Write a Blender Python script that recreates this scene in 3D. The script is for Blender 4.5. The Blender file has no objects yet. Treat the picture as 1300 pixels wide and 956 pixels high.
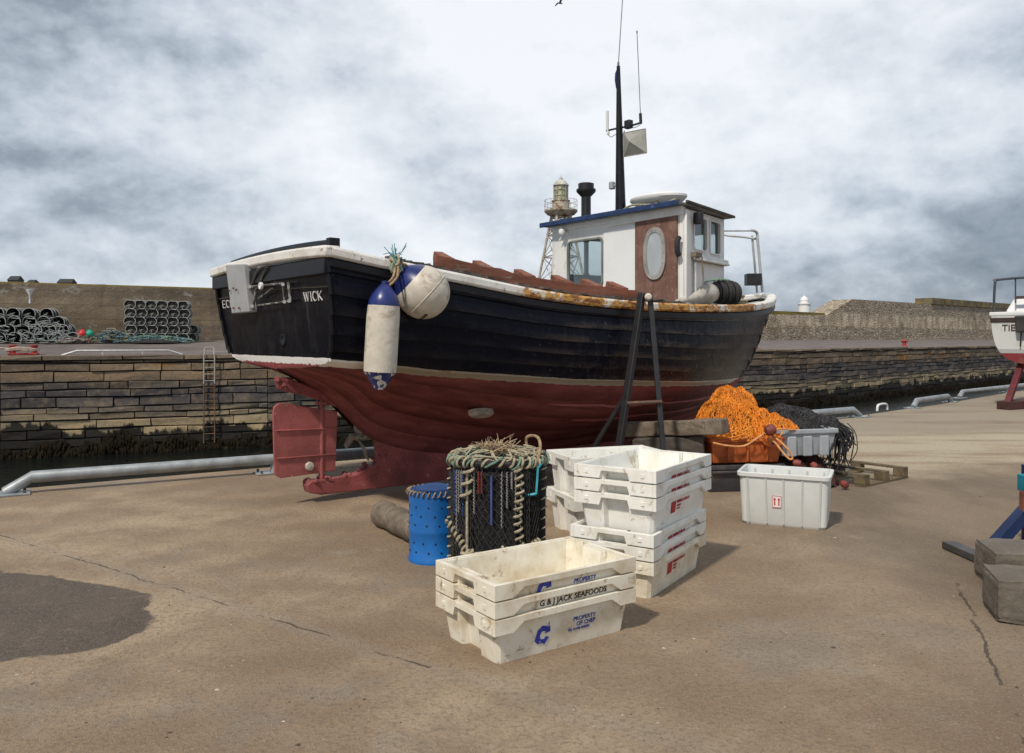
import bpy, math, random
from mathutils import Vector, Matrix, noise as mnoise
R = math.radians
random.seed(7)
SC = bpy.context.scene
COL = SC.collection

# ------------------------------------------------------------------ camera, world, sun, exposure
F = 1030.0; H = 1.5; HOR = 431.0          # focal length in photo pixels, eye height, horizon row
cd = bpy.data.cameras.new('camera'); cam = bpy.data.objects.new('camera', cd); COL.objects.link(cam)
cam.location = (0, 0, H); cam.rotation_euler = (R(90), 0, 0)
cd.sensor_width = 36; cd.lens = F / 1300 * 36
cd.shift_y = -(478 - HOR) / 1300
cd.clip_start = .05; cd.clip_end = 6000
SC.camera = cam
SUN_AZ = (-.50, -.76)                      # horizontal direction towards the sun
SUN_EL = 50
sl = bpy.data.lights.new('sun', 'SUN'); so = bpy.data.objects.new('sun', sl); COL.objects.link(so)
sl.energy = 2.8; sl.angle = R(3.6); sl.color = (1, .91, .79)
sv = Vector((SUN_AZ[0], SUN_AZ[1], 0)).normalized() * math.cos(R(SUN_EL)) + Vector((0, 0, math.sin(R(SUN_EL))))
so.rotation_euler = sv.to_track_quat('Z', 'Y').to_euler()
SC.view_settings.view_transform = 'Standard'; SC.view_settings.look = 'None'
SC.view_settings.exposure = 0.20; SC.view_settings.gamma = 1

def build_world():
    w = bpy.data.worlds.new('World'); SC.world = w; w.use_nodes = True
    nt = w.node_tree; N = nt.nodes; L = nt.links; N.clear()
    def n(t, **k):
        o = N.new(t)
        for a, b in k.items(): setattr(o, a, b)
        return o
    def math_(op, a, b=None, c=None, clamp=False):
        o = n('ShaderNodeMath', operation=op, use_clamp=clamp)
        for i, v in enumerate((a, b, c)):
            if v is None: continue
            if isinstance(v, (int, float)): o.inputs[i].default_value = v
            else: L.new(v, o.inputs[i])
        return o.outputs[0]
    sky = n('ShaderNodeTexSky', sky_type='NISHITA', sun_disc=False)
    sky.sun_elevation = R(SUN_EL); sky.sun_rotation = math.atan2(SUN_AZ[0], SUN_AZ[1])
    bg1 = n('ShaderNodeBackground'); bg1.inputs[1].default_value = .09; L.new(sky.outputs[0], bg1.inputs[0])
    tc = n('ShaderNodeTexCoord'); sp = n('ShaderNodeSeparateXYZ'); L.new(tc.outputs['Generated'], sp.inputs[0])
    X, Y, Z = sp.outputs
    mp = n('ShaderNodeMapping'); L.new(tc.outputs['Generated'], mp.inputs[0]); mp.inputs['Location'].default_value = (3.1, 1.7, .4); mp.inputs['Scale'].default_value = (1.7, 1.7, 3.0)
    n1 = n('ShaderNodeTexNoise'); n1.inputs['Scale'].default_value = 1.35; n1.inputs['Detail'].default_value = 9; n1.inputs['Roughness'].default_value = .60
    n1.inputs['Distortion'].default_value = .12
    L.new(mp.outputs[0], n1.inputs[0])
    n2 = n('ShaderNodeTexNoise'); n2.inputs['Scale'].default_value = 5.5; n2.inputs['Detail'].default_value = 9; n2.inputs['Roughness'].default_value = .6
    L.new(mp.outputs[0], n2.inputs[0])
    def cl(dz, dx, sc, det, ro):
        m_ = n('ShaderNodeMapping'); L.new(tc.outputs['Generated'], m_.inputs[0]); m_.inputs['Location'].default_value = (3.1 + dx, 1.7, .4 + dz); m_.inputs['Scale'].default_value = (1.7, 1.7, 2.6)
        q_ = n('ShaderNodeTexNoise'); q_.inputs['Scale'].default_value = sc; q_.inputs['Detail'].default_value = det; q_.inputs['Roughness'].default_value = ro; L.new(m_.outputs[0], q_.inputs[0]); return q_.outputs[0]
    rel = math_('SUBTRACT', cl(.075, .03, 2.3, 11, .58), cl(0, 0, 2.3, 11, .58))
    rel2 = math_('SUBTRACT', cl(.03, .012, 5.2, 7, .55), cl(0, 0, 5.2, 7, .55))
    # brightness of the cloud deck: thin and bright over the middle, heavy to the left, slate low on the right
    az = math_('DIVIDE', X, math_('MAXIMUM', Y, .15))
    left = math_('MULTIPLY', math_('MULTIPLY_ADD', az, -1.9, -.42, clamp=True), math_('MULTIPLY_ADD', Z, 2.6, -.1, clamp=True))
    low = math_('SUBTRACT', 1.0, math_('MULTIPLY', Z, 4.2), clamp=True)
    lowr = math_('MULTIPLY', low, math_('MULTIPLY_ADD', az, 1.7, .35, clamp=True))
    rgt = math_('MULTIPLY', math_('MULTIPLY_ADD', az, 2.2, -.75, clamp=True), .22)
    mid = math_('SUBTRACT', 1.0, math_('ABSOLUTE', math_('MULTIPLY_ADD', az, 2.0, -.25)), clamp=True)
    v = math_('MULTIPLY_ADD', n1.outputs[0], 1.5, -.13)
    v = math_('SUBTRACT', v, math_('MULTIPLY', rel, 1.3)); v = math_('SUBTRACT', v, math_('MULTIPLY', rel2, .65))
    v = math_('ADD', v, math_('MULTIPLY_ADD', n2.outputs[0], .3, -.15))
    v = math_('ADD', v, math_('MULTIPLY', mid, math_('MULTIPLY', Z, 1.1)))
    v = math_('SUBTRACT', v, math_('MULTIPLY', left, .85))
    v = math_('SUBTRACT', v, math_('MULTIPLY', lowr, .30))
    v = math_('SUBTRACT', v, rgt)
    cr = n('ShaderNodeValToRGB'); L.new(v, cr.inputs[0])
    e = cr.color_ramp.elements
    e[0].position = 0; e[0].color = (.155, .198, .25, 1)
    e[1].position = 1; e[1].color = (.78, .805, .84, 1)
    for p, c in ((.22, (.265, .308, .362, 1)), (.42, (.43, .483, .55, 1)), (.6, (.58, .625, .68, 1)), (.8, (.70, .73, .77, 1))):
        q = e.new(p); q.color = c
    bg2 = n('ShaderNodeBackground'); L.new(cr.outputs[0], bg2.inputs[0]); bg2.inputs[1].default_value = 1.06
    mx = n('ShaderNodeMixShader'); mx.inputs[0].default_value = .93
    L.new(bg1.outputs[0], mx.inputs[1]); L.new(bg2.outputs[0], mx.inputs[2])
    out = n('ShaderNodeOutputWorld'); L.new(mx.outputs[0], out.inputs[0])
build_world()

# ------------------------------------------------------------------ survey helpers: from a sighted photo point and a known plane to metres
def at(px, py, Z): return Vector(((px - 650) / F * Z, Z, H - (py - HOR) / F * Z))
def gnd(px, py, h=0.0):
    Z = (H - h) * F / (py - HOR)
    return Vector(((px - 650) / F * Z, Z, h))
BO = Vector((-2.2, 7.2, 0)); BA = math.atan2(.62, .784)
BD = Vector((math.cos(BA), math.sin(BA), 0)); BN = Vector((math.sin(BA), -math.cos(BA), 0))
def bs(px, py, s):                        # boat-frame point on the plane across the boat at distance s from the transom
    r = Vector(((px - 650) / F, 1, -(py - HOR) / F)); o = Vector((0, 0, H))
    t = (s - (o - BO).dot(BD)) / r.dot(BD); p = o + r * t - BO
    return Vector((s, -p.dot(BN), p.z))
def bn(px, py, n):                        # boat-frame point on the plane along the boat at distance n to starboard
    r = Vector(((px - 650) / F, 1, -(py - HOR) / F)); o = Vector((0, 0, H))
    t = (n - (o - BO).dot(BN)) / r.dot(BN); p = o + r * t - BO
    return Vector((p.dot(BD), -n, p.z))

# ------------------------------------------------------------------ mesh helpers
class MB:
    def __init__(s): s.v = []; s.f = []; s.m = []; s.att = {}
    def add(s, vs, fs, mi=0):
        o = len(s.v); s.v += [tuple(q) for q in vs]; s.f += [tuple(i + o for i in f) for f in fs]; s.m += [mi] * len(fs)
        return o
    def box(s, c, d, rz=0, Mx=None, mi=0, top=1.0):
        x, y, z = (k / 2 for k in d)
        vs = [Vector((a * x * (top if e > 0 else 1), b * y * (top if e > 0 else 1), e * z)) for e in (-1, 1) for a, b in ((-1, -1), (1, -1), (1, 1), (-1, 1))]
        T = Matrix.Translation(Vector(c)) @ Matrix.Rotation(rz, 4, 'Z')
        if Mx is not None: T = Matrix.Translation(Vector(c)) @ Mx.to_4x4()
        s.add([T @ q for q in vs], [(3, 2, 1, 0), (4, 5, 6, 7), (0, 1, 5, 4), (1, 2, 6, 5), (2, 3, 7, 6), (3, 0, 4, 7)], mi)
    def beam(s, a, b, w, h, mi=0, up=Vector((0, 0, 1))):
        a = Vector(a); b = Vector(b); d = (b - a); l = d.length; d.normalize()
        if abs(d.dot(up)) > .98: up = Vector((0, 1, 0))
        y = up.cross(d).normalized(); z = d.cross(y)
        s.box((a + b) / 2, (l, w, h), Mx=Matrix((d, y, z)).transposed(), mi=mi)
    def tube(s, pts, r, n=8, closed=False, mi=0):
        pts = [Vector(p) for p in pts]; k = len(pts)
        rs = r if isinstance(r, (list, tuple)) else [r] * k
        vs = []; pu = None
        for i, p in enumerate(pts):
            if closed: d = pts[(i + 1) % k] - pts[i - 1]
            else: d = pts[min(i + 1, k - 1)] - pts[max(i - 1, 0)]
            if d.length < 1e-9: d = Vector((0, 0, 1))
            d.normalize()
            if pu is None:
                u = d.cross(Vector((0, 0, 1)))
                if u.length < .1: u = d.cross(Vector((1, 0, 0)))
            else: u = pu - d * pu.dot(d)
            if u.length < 1e-6: u = d.orthogonal()
            u.normalize(); pu = u; w = d.cross(u)
            for j in range(n):
                a = 2 * math.pi * j / n
                vs.append(p + (u * math.cos(a) + w * math.sin(a)) * rs[i])
        fs = []
        for i in range(k if closed else k - 1):
            for j in range(n):
                a = i * n + j; b = i * n + (j + 1) % n; i2 = (i + 1) % k
                fs.append((a, b, i2 * n + (j + 1) % n, i2 * n + j))
        if not closed:
            fs.append(tuple(range(n - 1, -1, -1))); fs.append(tuple((k - 1) * n + j for j in range(n)))
        s.add(vs, fs, mi)
    def ribbon(s, pts, w, h, mi=0, rag=0):
        pts = [Vector(p) for p in pts]; k = len(pts); vs = []; rn = random.Random(k)
        for i, p in enumerate(pts):
            d = (pts[min(i + 1, k - 1)] - pts[max(i - 1, 0)]).normalized(); y = Vector((0, 0, 1)).cross(d).normalized()
            r_ = rn.uniform(-rag, rag)
            for a, b in ((-1, -1), (1, -1), (1, 1), (-1, 1)): vs.append(p + y * (a * w / 2) + Vector((0, 0, b * h / 2 + (r_ if b > 0 else 0))))
        s.add(vs, [(i * 4 + j, (i + 1) * 4 + j, (i + 1) * 4 + (j + 1) % 4, i * 4 + (j + 1) % 4) for i in range(k - 1) for j in range(4)] + [(3, 2, 1, 0), tuple((k - 1) * 4 + j for j in range(4))], mi)
    def lathe(s, prof, n=24, T=Matrix.Identity(4), mi=0, cap=True):
        vs = [T @ Vector((r * math.cos(2 * math.pi * j / n), r * math.sin(2 * math.pi * j / n), z)) for r, z in prof for j in range(n)]
        fs = [(i * n + j, i * n + (j + 1) % n, (i + 1) * n + (j + 1) % n, (i + 1) * n + j) for i in range(len(prof) - 1) for j in range(n)]
        if cap: fs += [tuple(range(n - 1, -1, -1)), tuple((len(prof) - 1) * n + j for j in range(n))]
        s.add(vs, fs, mi)
    def prism(s, poly, fn, mi=0):          # fn(u, v, side) -> point; side in (0, 1)
        k = len(poly)
        vs = [fn(u, v, 0) for u, v in poly] + [fn(u, v, 1) for u, v in poly]
        fs = [tuple(range(k - 1, -1, -1)), tuple(range(k, 2 * k))] + [(i, (i + 1) % k, k + (i + 1) % k, k + i) for i in range(k)]
        s.add(vs, fs, mi)
    def build(s, name, mat, parent=None, smooth=True, bevel=0, seg=2, angle=38, loc=None, rz=0):
        me = bpy.data.meshes.new(name); me.from_pydata(s.v, [], s.f)
        mats = mat if isinstance(mat, (list, tuple)) else [mat]
        for q in mats: me.materials.append(q)
        if len(mats) > 1: me.polygons.foreach_set('material_index', s.m)
        for an, vals in s.att.items():
            a = me.attributes.new(an, 'FLOAT', 'POINT'); a.data.foreach_set('value', vals)
        me.update()
        import bmesh
        bm = bmesh.new(); bm.from_mesh(me); bmesh.ops.recalc_face_normals(bm, faces=bm.faces); bm.to_mesh(me); bm.free()
        if smooth: me.shade_smooth(); me.set_sharp_from_angle(angle=R(angle))
        o = bpy.data.objects.new(name, me); COL.objects.link(o)
        if bevel:
            b = o.modifiers.new('bevel', 'BEVEL'); b.width = bevel; b.segments = seg; b.limit_method = 'ANGLE'; b.angle_limit = R(40)
        if parent: o.parent = parent
        if loc is not None: o.location = loc
        if rz: o.rotation_euler = (0, 0, rz)
        return o
def tag(o, label=None, cat=None, group=None, kind=None):
    if label: o['label'] = label
    if cat: o['category'] = cat
    if group: o['group'] = group
    if kind: o['kind'] = kind
    return o
def empty(name, loc=(0, 0, 0), rz=0, label=None, cat=None, group=None):
    o = bpy.data.objects.new(name, None); COL.objects.link(o); o.location = loc; o.rotation_euler = (0, 0, rz); o.empty_display_size = .2
    return tag(o, label, cat, group)
def copy_tree(o, parent=None):
    c = o.copy(); COL.objects.link(c)
    if parent: c.parent = parent
    for ch in list(o.children): copy_tree(ch, c)
    return c
def spline(pts, m=8, closed=False):        # Catmull-Rom
    pts = [Vector(p) for p in pts]; k = len(pts); out = []
    rng = range(k) if closed else range(k - 1)
    for i in rng:
        g = (lambda j: pts[j % k]) if closed else (lambda j: pts[min(max(j, 0), k - 1)])
        a, b, c, d = g(i - 1), g(i), g(i + 1), g(i + 2)
        for q in range(m):
            t = q / m
            out.append(.5 * ((2 * b) + (c - a) * t + (2 * a - 5 * b + 4 * c - d) * t * t + (3 * b - a - 3 * c + d) * t ** 3))
    if not closed: out.append(pts[-1])
    return out
def lerp_tab(tab, x):
    if x <= tab[0][0]: return tab[0][1]
    for (a, u), (b, v) in zip(tab, tab[1:]):
        if x <= b: return u + (v - u) * (x - a) / (b - a)
    return tab[-1][1]

# ------------------------------------------------------------------ material helpers
class NT:
    def __init__(s, name):
        s.mat = bpy.data.materials.new(name); s.mat.use_nodes = True; s.t = s.mat.node_tree; s.p = s.t.nodes['Principled BSDF']; s.tc = s.n('ShaderNodeTexCoord')
    def n(s, t, **k):
        o = s.t.nodes.new(t)
        for a, b in k.items(): setattr(o, a, b)
        return o
    def put(s, sock, v):
        if isinstance(v, (int, float)): sock.default_value = v
        elif isinstance(v, (tuple, list)): sock.default_value = (*v, 1) if len(v) == 3 and sock.type == 'RGBA' else v
        else: s.t.links.new(v, sock)
    def m(s, op, a, b=None, c=None, clamp=False):
        o = s.n('ShaderNodeMath', operation=op, use_clamp=clamp)
        for i, v in enumerate((a, b, c)):
            if v is not None: s.put(o.inputs[i], v)
        return o.outputs[0]
    def co(s, scale=(1, 1, 1), loc=(0, 0, 0), kind='Object'):
        o = s.n('ShaderNodeMapping'); s.put(o.inputs[0], s.tc.outputs[kind]); o.inputs['Scale'].default_value = scale; o.inputs['Location'].default_value = loc
        return o.outputs[0]
    def noise(s, sc, det=5, ro=.55, vec=None, dist=0):
        o = s.n('ShaderNodeTexNoise'); s.put(o.inputs['Vector'], vec if vec is not None else s.tc.outputs['Object'])
        o.inputs['Scale'].default_value = sc; o.inputs['Detail'].default_value = det; o.inputs['Roughness'].default_value = ro; o.inputs['Distortion'].default_value = dist
        return o.outputs[0]
    def vor(s, sc, vec=None, feat='F1', out='Distance'):
        o = s.n('ShaderNodeTexVoronoi', feature=feat); s.put(o.inputs['Vector'], vec if vec is not None else s.tc.outputs['Object']); o.inputs['Scale'].default_value = sc
        return o.outputs[out]
    def ramp(s, v, a, b):                   # smooth 0..1 between a and b
        o = s.n('ShaderNodeMapRange', interpolation_type='SMOOTHSTEP'); s.put(o.inputs[0], v); o.inputs[1].default_value = a; o.inputs[2].default_value = b
        return o.outputs[0]
    def mix(s, f, a, b, mode='MIX'):
        o = s.n('ShaderNodeMix', data_type='RGBA', blend_type=mode); s.put(o.inputs[0], f); s.put(o.inputs[6], a); s.put(o.inputs[7], b)
        return o.outputs[2]
    def attr(s, name): o = s.n('ShaderNodeAttribute', attribute_name=name); return o.outputs['Fac']
    def xyz(s, kind='Object'): o = s.n('ShaderNodeSeparateXYZ'); s.put(o.inputs[0], s.tc.outputs[kind]); return o.outputs
    def bump(s, h, strength=.3, dist=.02):
        o = s.n('ShaderNodeBump'); s.put(o.inputs['Height'], h); o.inputs['Strength'].default_value = strength; o.inputs['Distance'].default_value = dist
        s.put(s.p.inputs['Normal'], o.outputs[0])
    def out(s, col, rough=.6, metal=0.0, spec=None):
        s.put(s.p.inputs['Base Color'], col); s.put(s.p.inputs['Roughness'], rough); s.put(s.p.inputs['Metallic'], metal)
        if spec is not None: s.put(s.p.inputs['Specular IOR Level'], spec)
        return s.mat
def shade(c, k): return tuple(min(1, x * k) for x in c)
def MAT(name, c, rough=.6, metal=0.0, vary=.35, vs=4.0, spot=None, bump=.15, bs_=40, bd=.004, stretch=(1, 1, 1), spec=None):
    q = NT(name); v = q.co(stretch)
    a = q.noise(vs, 6, .6, v); col = q.mix(q.ramp(a, .3, .7), shade(c, 1 - vary), shade(c, 1 + vary * .5))
    f = q.noise(vs * 9, 4, .6, v); col = q.mix(q.m('MULTIPLY', q.ramp(f, .35, .75), vary * .7), col, shade(c, .5))
    if spot:
        sc, sscale, lo, hi = spot
        col = q.mix(q.ramp(q.noise(sscale, 8, .65, v, .4), lo, hi), col, sc)
    if bump: q.bump(q.noise(bs_, 5, .6), bump, bd)
    return q.out(col, rough, metal, spec)

white_paint = MAT('white_paint', (.76, .76, .74), .45, vary=.10, vs=3, spot=((.44, .34, .22), 5, .60, .74), bump=.12, bs_=18, stretch=(1, 1, .45))
white_paint2 = MAT('white_gloss', (.78, .79, .79), .3, vary=.05, vs=2)
black_paint = MAT('black_paint', (.008, .008, .011), .4, vary=.5, vs=5, spec=.35, spot=((.045, .036, .03), 6, .62, .8), bump=.2, bs_=25)
black_steel = MAT('black_steel', (.018, .017, .02), .42, vary=.4, vs=8, spot=((.10, .05, .03), 9, .66, .8))
galv = MAT('galvanised_steel', (.36, .39, .41), .5, .35, vary=.25, vs=6, spot=((.24, .22, .20), 7, .6, .8), bump=.1, bs_=30)
galv_light = MAT('pale_galvanised_steel', (.55, .56, .56), .5, .2, vary=.2, vs=6)
blue_trim = MAT('blue_trim', (.02, .045, .135), .4, vary=.35, vs=8, spot=((.3, .32, .36), 12, .66, .74))
red_paint = MAT('red_antifouling', (.36, .10, .095), .62, vary=.35, vs=3.5, spot=((.46, .36, .30), 22, .66, .69), bump=.5, bs_=45, bd=.006)
red_lump = MAT('crusted_red', (.30, .085, .085), .8, vary=.5, vs=14, spot=((.42, .33, .28), 40, .68, .74), bump=1, bs_=30, bd=.03)
barnacle = MAT('barnacle_crust', (.30, .26, .20), .9, vary=.6, vs=18, bump=1, bs_=45, bd=.02)
rust_wood = MAT('weathered_red_board', (.23, .085, .05), .8, vary=.45, vs=4, spot=((.23, .19, .16), 7, .55, .7), bump=.4, bs_=25, stretch=(.4, 2, 2))
rot_wood = MAT('rotten_grey_timber', (.13, .11, .10), .9, vary=.7, vs=12, bump=1, bs_=30, bd=.02)
ply_door = None
timber = MAT('old_timber', (.20, .16, .12), .85, vary=.45, vs=5, spot=((.07, .055, .045), 5, .56, .72), bump=.5, bs_=16, bd=.01, stretch=(.35, 2.5, 2.5))
timber_dark = MAT('tarred_timber', (.09, .075, .062), .85, vary=.5, vs=5, bump=.5, bs_=16, bd=.01, stretch=(.35, 2.5, 2.5))
pallet_wood = MAT('pallet_wood', (.15, .115, .065), .85, vary=.4, vs=6, bump=.3, bs_=20, stretch=(.4, 2, 2))
_g = NT('window_glass'); _tr = _g.n('ShaderNodeBsdfTransparent'); _tr.inputs[0].default_value = (.72, .78, .78, 1); _gl = _g.n('ShaderNodeBsdfGlossy'); _gl.inputs['Roughness'].default_value = .03
_lw = _g.n('ShaderNodeLayerWeight'); _lw.inputs[0].default_value = .5; _mx = _g.n('ShaderNodeMixShader'); _g.t.links.new(_g.m('MULTIPLY_ADD', _lw.outputs['Facing'], .22, .04), _mx.inputs[0]); _g.t.links.new(_tr.outputs[0], _mx.inputs[1]); _g.t.links.new(_gl.outputs[0], _mx.inputs[2])
_g.t.links.new(_mx.outputs[0], _g.t.nodes['Material Output'].inputs[0]); glass = _g.mat
frosted = MAT('frosted_pane', (.42, .46, .49), .25, vary=.12, vs=3, bump=0)
rubber = MAT('black_rubber', (.022, .022, .024), .7, vary=.4, vs=20, bump=.8, bs_=70, bd=.01)
fender_white = MAT('scuffed_white_vinyl', (.66, .61, .52), .5, vary=.2, vs=6, spot=((.30, .24, .17), 6, .47, .72), bump=.1)
fender_blue = MAT('navy_vinyl', (.018, .03, .16), .32, vary=.3, vs=7, spot=((.25, .25, .28), 22, .69, .73), bump=0)
rope_pale = MAT('pale_rope', (.42, .37, .26), .9, vary=.4, vs=30, bump=.6, bs_=160, bd=.004)
rope_green = MAT('faded_green_rope', (.20, .33, .25), .9, vary=.4, vs=30)
rope_teal = MAT('teal_twine', (.06, .27, .30), .8, vary=.3, vs=30)
rope_tan = MAT('tan_hemp', (.36, .25, .15), .95, vary=.4, vs=30)
orange_twine = MAT('orange_twine', (.84, .29, .022), .6, vary=.25, vs=8, bump=0)
orange_plastic = MAT('orange_plastic', (.55, .13, .03), .5, vary=.3, vs=5, spot=((.22, .08, .04), 6, .58, .75))
grey_plastic = MAT('grey_plastic', (.38, .41, .44), .5, vary=.15, vs=4)
dark_plastic = MAT('dark_plastic', (.05, .05, .055), .5, vary=.4, vs=5, spot=((.13, .08, .06), 5, .55, .7))
blue_drum = MAT('blue_drum_plastic', (.010, .15, .50), .42, vary=.25, vs=3, spot=((.09, .09, .09), 9, .64, .78))
blue_twine = MAT('blue_twine', (.012, .06, .20), .7, vary=.3, vs=20, bump=0)
net_dark = MAT('dark_netting', (.022, .022, .026), .85, vary=.5, vs=25, bump=.6, bs_=60, bd=.01)
net_brown = MAT('brown_netting', (.085, .035, .03), .9, vary=.6, vs=16, bump=1, bs_=40, bd=.02)
twine_black = MAT('black_twine', (.03, .029, .03), .8, vary=.4, vs=40, bump=0)
twine_white = MAT('white_twine', (.24, .235, .23), .8, vary=.3, vs=40, bump=0)
twine_blue = MAT('royal_blue_twine', (.02, .045, .17), .7, bump=0)
twine_red = MAT('red_twine', (.22, .03, .03), .7, bump=0)
cyan_plastic = MAT('cyan_plastic', (.04, .40, .50), .4, bump=0)
red_float = MAT('red_float', (.22, .045, .035), .6, vary=.4, vs=8)
ink_blue = MAT('blue_print', (.02, .045, .36), .6, vary=.3, vs=40, bump=0, spot=((.5, .5, .55), 60, .62, .66))
ink_black = MAT('black_print', (.015, .015, .02), .6, vary=.3, vs=30, bump=0)
ink_red = MAT('red_print', (.50, .03, .035), .6, vary=.3, vs=40, bump=0, spot=((.6, .5, .5), 80, .62, .66))
ink_red_solid = MAT('red_logo_print', (.45, .03, .035), .6, vary=.2, vs=30, bump=0)
white_letter = MAT('white_letter', (.72, .72, .70), .5, vary=.1, vs=20, bump=0)
concrete_block = MAT('grey_concrete', (.18, .155, .125), .95, vary=.35, vs=3, spot=((.08, .075, .06), 4, .55, .75), bump=.8, bs_=30, bd=.012)
bollard_red = MAT('bollard_red', (.42, .05, .045), .7, vary=.4, vs=6, spot=((.18, .07, .04), 6, .6, .75))
blue_steel = MAT('blue_steel', (.010, .028, .10), .45, vary=.3, vs=5, spot=((.12, .06, .04), 8, .64, .78))
teal_steel = MAT('teal_steel', (.01, .22, .30), .45, vary=.3, vs=5)
maroon_steel = MAT('maroon_steel', (.13, .014, .02), .55, vary=.4, vs=5)
radar_canvas = MAT('reflector_grey', (.33, .33, .30), .55, vary=.3, vs=5)
tower_iron = MAT('rusty_white_iron', (.50, .46, .38), .7, vary=.3, vs=3, spot=((.17, .07, .03), 2.2, .50, .62))
lantern_glass = MAT('old_lantern_glass', (.42, .44, .30), .3, vary=.4, vs=4)
creel_hoop = MAT('creel_hoop', (.36, .38, .36), .8, vary=.3, vs=8, bump=0)

def stain_mat(name, base, stain, dark, rough=.5):
    q = NT(name); o = q.tc.outputs['Object']
    rnd = q.n('ShaderNodeObjectInfo').outputs['Random']
    vv = q.n('ShaderNodeVectorMath', operation='ADD'); q.put(vv.inputs[0], o)
    cb = q.n('ShaderNodeCombineXYZ'); q.put(cb.inputs[0], q.m('MULTIPLY', rnd, 31.0)); q.put(vv.inputs[1], cb.outputs[0]); v = vv.outputs[0]
    col = q.mix(q.ramp(q.noise(5, 5, .6, v), .40, .72), base, stain)
    col = q.mix(q.m('MULTIPLY', q.ramp(q.noise(11, 8, .74, v, .6), .55, .68), .85), col, dark)
    mp = q.n('ShaderNodeMapping'); q.put(mp.inputs[0], v); mp.inputs['Scale'].default_value = (14, 14, 2.2)
    col = q.mix(q.m('MULTIPLY', q.ramp(q.noise(2.2, 5, .6, mp.outputs[0]), .55, .8), .4), col, shade(stain, .8))
    q.bump(q.noise(25, 5, .6, v), .12, .004)
    q.p.inputs['Subsurface Weight'].default_value = .12; q.p.inputs['Subsurface Radius'].default_value = (.02, .018, .012)
    return q.out(col, rough)
crate_cream = stain_mat('dirty_cream_plastic', (.80, .76, .65), (.60, .51, .36), (.24, .15, .07))
crate_white = stain_mat('white_crate_plastic', (.84, .84, .80), (.72, .70, .62), (.38, .30, .19))
tub_white = MAT('pale_tub_plastic', (.70, .72, .71), .42, vary=.08, vs=4, spot=((.45, .45, .42), 4, .6, .8), bump=.08)

# hull paint: a float attribute 'wl' = height above the painted waterline, 'lap' = 1 on plank laps
def hull_material():
    q = NT('hull_paint'); X, Y, Z = q.xyz(); wl = q.attr('wl'); lap = q.attr('lap')
    n1 = q.noise(7, 6, .65); fine = q.noise(35, 5, .7)
    h = q.m('ADD', wl, q.m('MULTIPLY_ADD', n1, .022, -.011))
    st = q.noise(3.5, 6, .65, q.co((6, 6, .7)))
    fwd = q.ramp(X, 1.3, 3.4)
    blk = q.mix(q.m('MULTIPLY', q.ramp(st, .45, .75), q.m('MULTIPLY_ADD', fwd, .8, .12)), (.004, .005, .012), (.028, .030, .040))
    blk = q.mix(q.m('MULTIPLY', q.ramp(q.noise(2.2, 5, .6, q.co((3, 3, .5), (4, 1, 0))), .58, .74), q.m('MULTIPLY', fwd, .18)), blk, (.12, .08, .055))
    blk = q.mix(q.m('MULTIPLY', q.ramp(q.noise(17, 8, .78), .60, .66), q.m('MULTIPLY_ADD', fwd, .6, .12)), blk, (.22, .20, .18)); blk = q.mix(q.m('MULTIPLY', q.m('MULTIPLY', q.ramp(q.noise(5, 8, .75, q.co((1, 1, .35), (6, 0, 0))), .58, .66), fwd), .14), blk, (.17, .10, .06))
    lapw = q.m('MULTIPLY', q.m('MULTIPLY', lap, q.ramp(q.noise(2.4, 6, .7, q.co((1, 1, 3))), .40, .62)), q.m('MULTIPLY_ADD', fwd, .7, .10))
    blk = q.mix(lapw, blk, (.14, .105, .08))
    blk = q.mix(q.m('MULTIPLY', lap, .35), blk, (.004, .004, .005))
    redc = q.mix(q.ramp(q.noise(3, 6, .6, q.co((.6, 2, 2))), .3, .7), (.15, .042, .040), (.265, .085, .080))
    redc = q.mix(q.m('MULTIPLY', q.ramp(wl, -.20, -.05), q.m('MULTIPLY', fwd, .7)), redc, (.24, .062, .066))
    redc = q.mix(q.ramp(q.noise(13, 8, .75), .62, .68), redc, (.20, .12, .10)); redc = q.mix(q.m('MULTIPLY', q.ramp(q.noise(2.2, 7, .7, q.co((1, 3, 3), (8, 0, 0))), .52, .70), .6), redc, (.075, .030, .026))
    redc = q.mix(q.m('MULTIPLY', q.ramp(q.noise(30, 6, .75, q.co((.5, 2, 2))), .52, .64), .35), redc, (.26, .12, .11)); redc = q.mix(q.m('MULTIPLY', lap, .55), redc, (.05, .012, .012))
    bt = q.mix(q.ramp(X, .25, .45), (.78, .77, .75), (.36, .31, .24))
    bt = q.mix(q.m('MULTIPLY', q.ramp(X, 3.4, 6.0), .8), bt, (.62, .59, .54))
    bt = q.mix(q.ramp(q.noise(4, 7, .7), .55, .7), bt, q.mix(q.ramp(X, .3, .6), (.7, .68, .64), (.33, .17, .08)))
    isred = q.m('LESS_THAN', h, q.m('MULTIPLY_ADD', q.noise(9, 4, .5), -.035, -.042))
    col = q.mix(q.m('LESS_THAN', h, 0.0), blk, bt)
    col = q.mix(isred, col, redc)
    rough = q.m('MULTIPLY_ADD', isred, .3, q.m('MULTIPLY_ADD', fine, .3, .16))
    q.bump(q.m('ADD', q.noise(5, 4, .6), q.m('MULTIPLY', fine, .25)), .35, .02)
    return q.out(col, rough, 0, .13)
hull_paint = hull_material()
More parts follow.
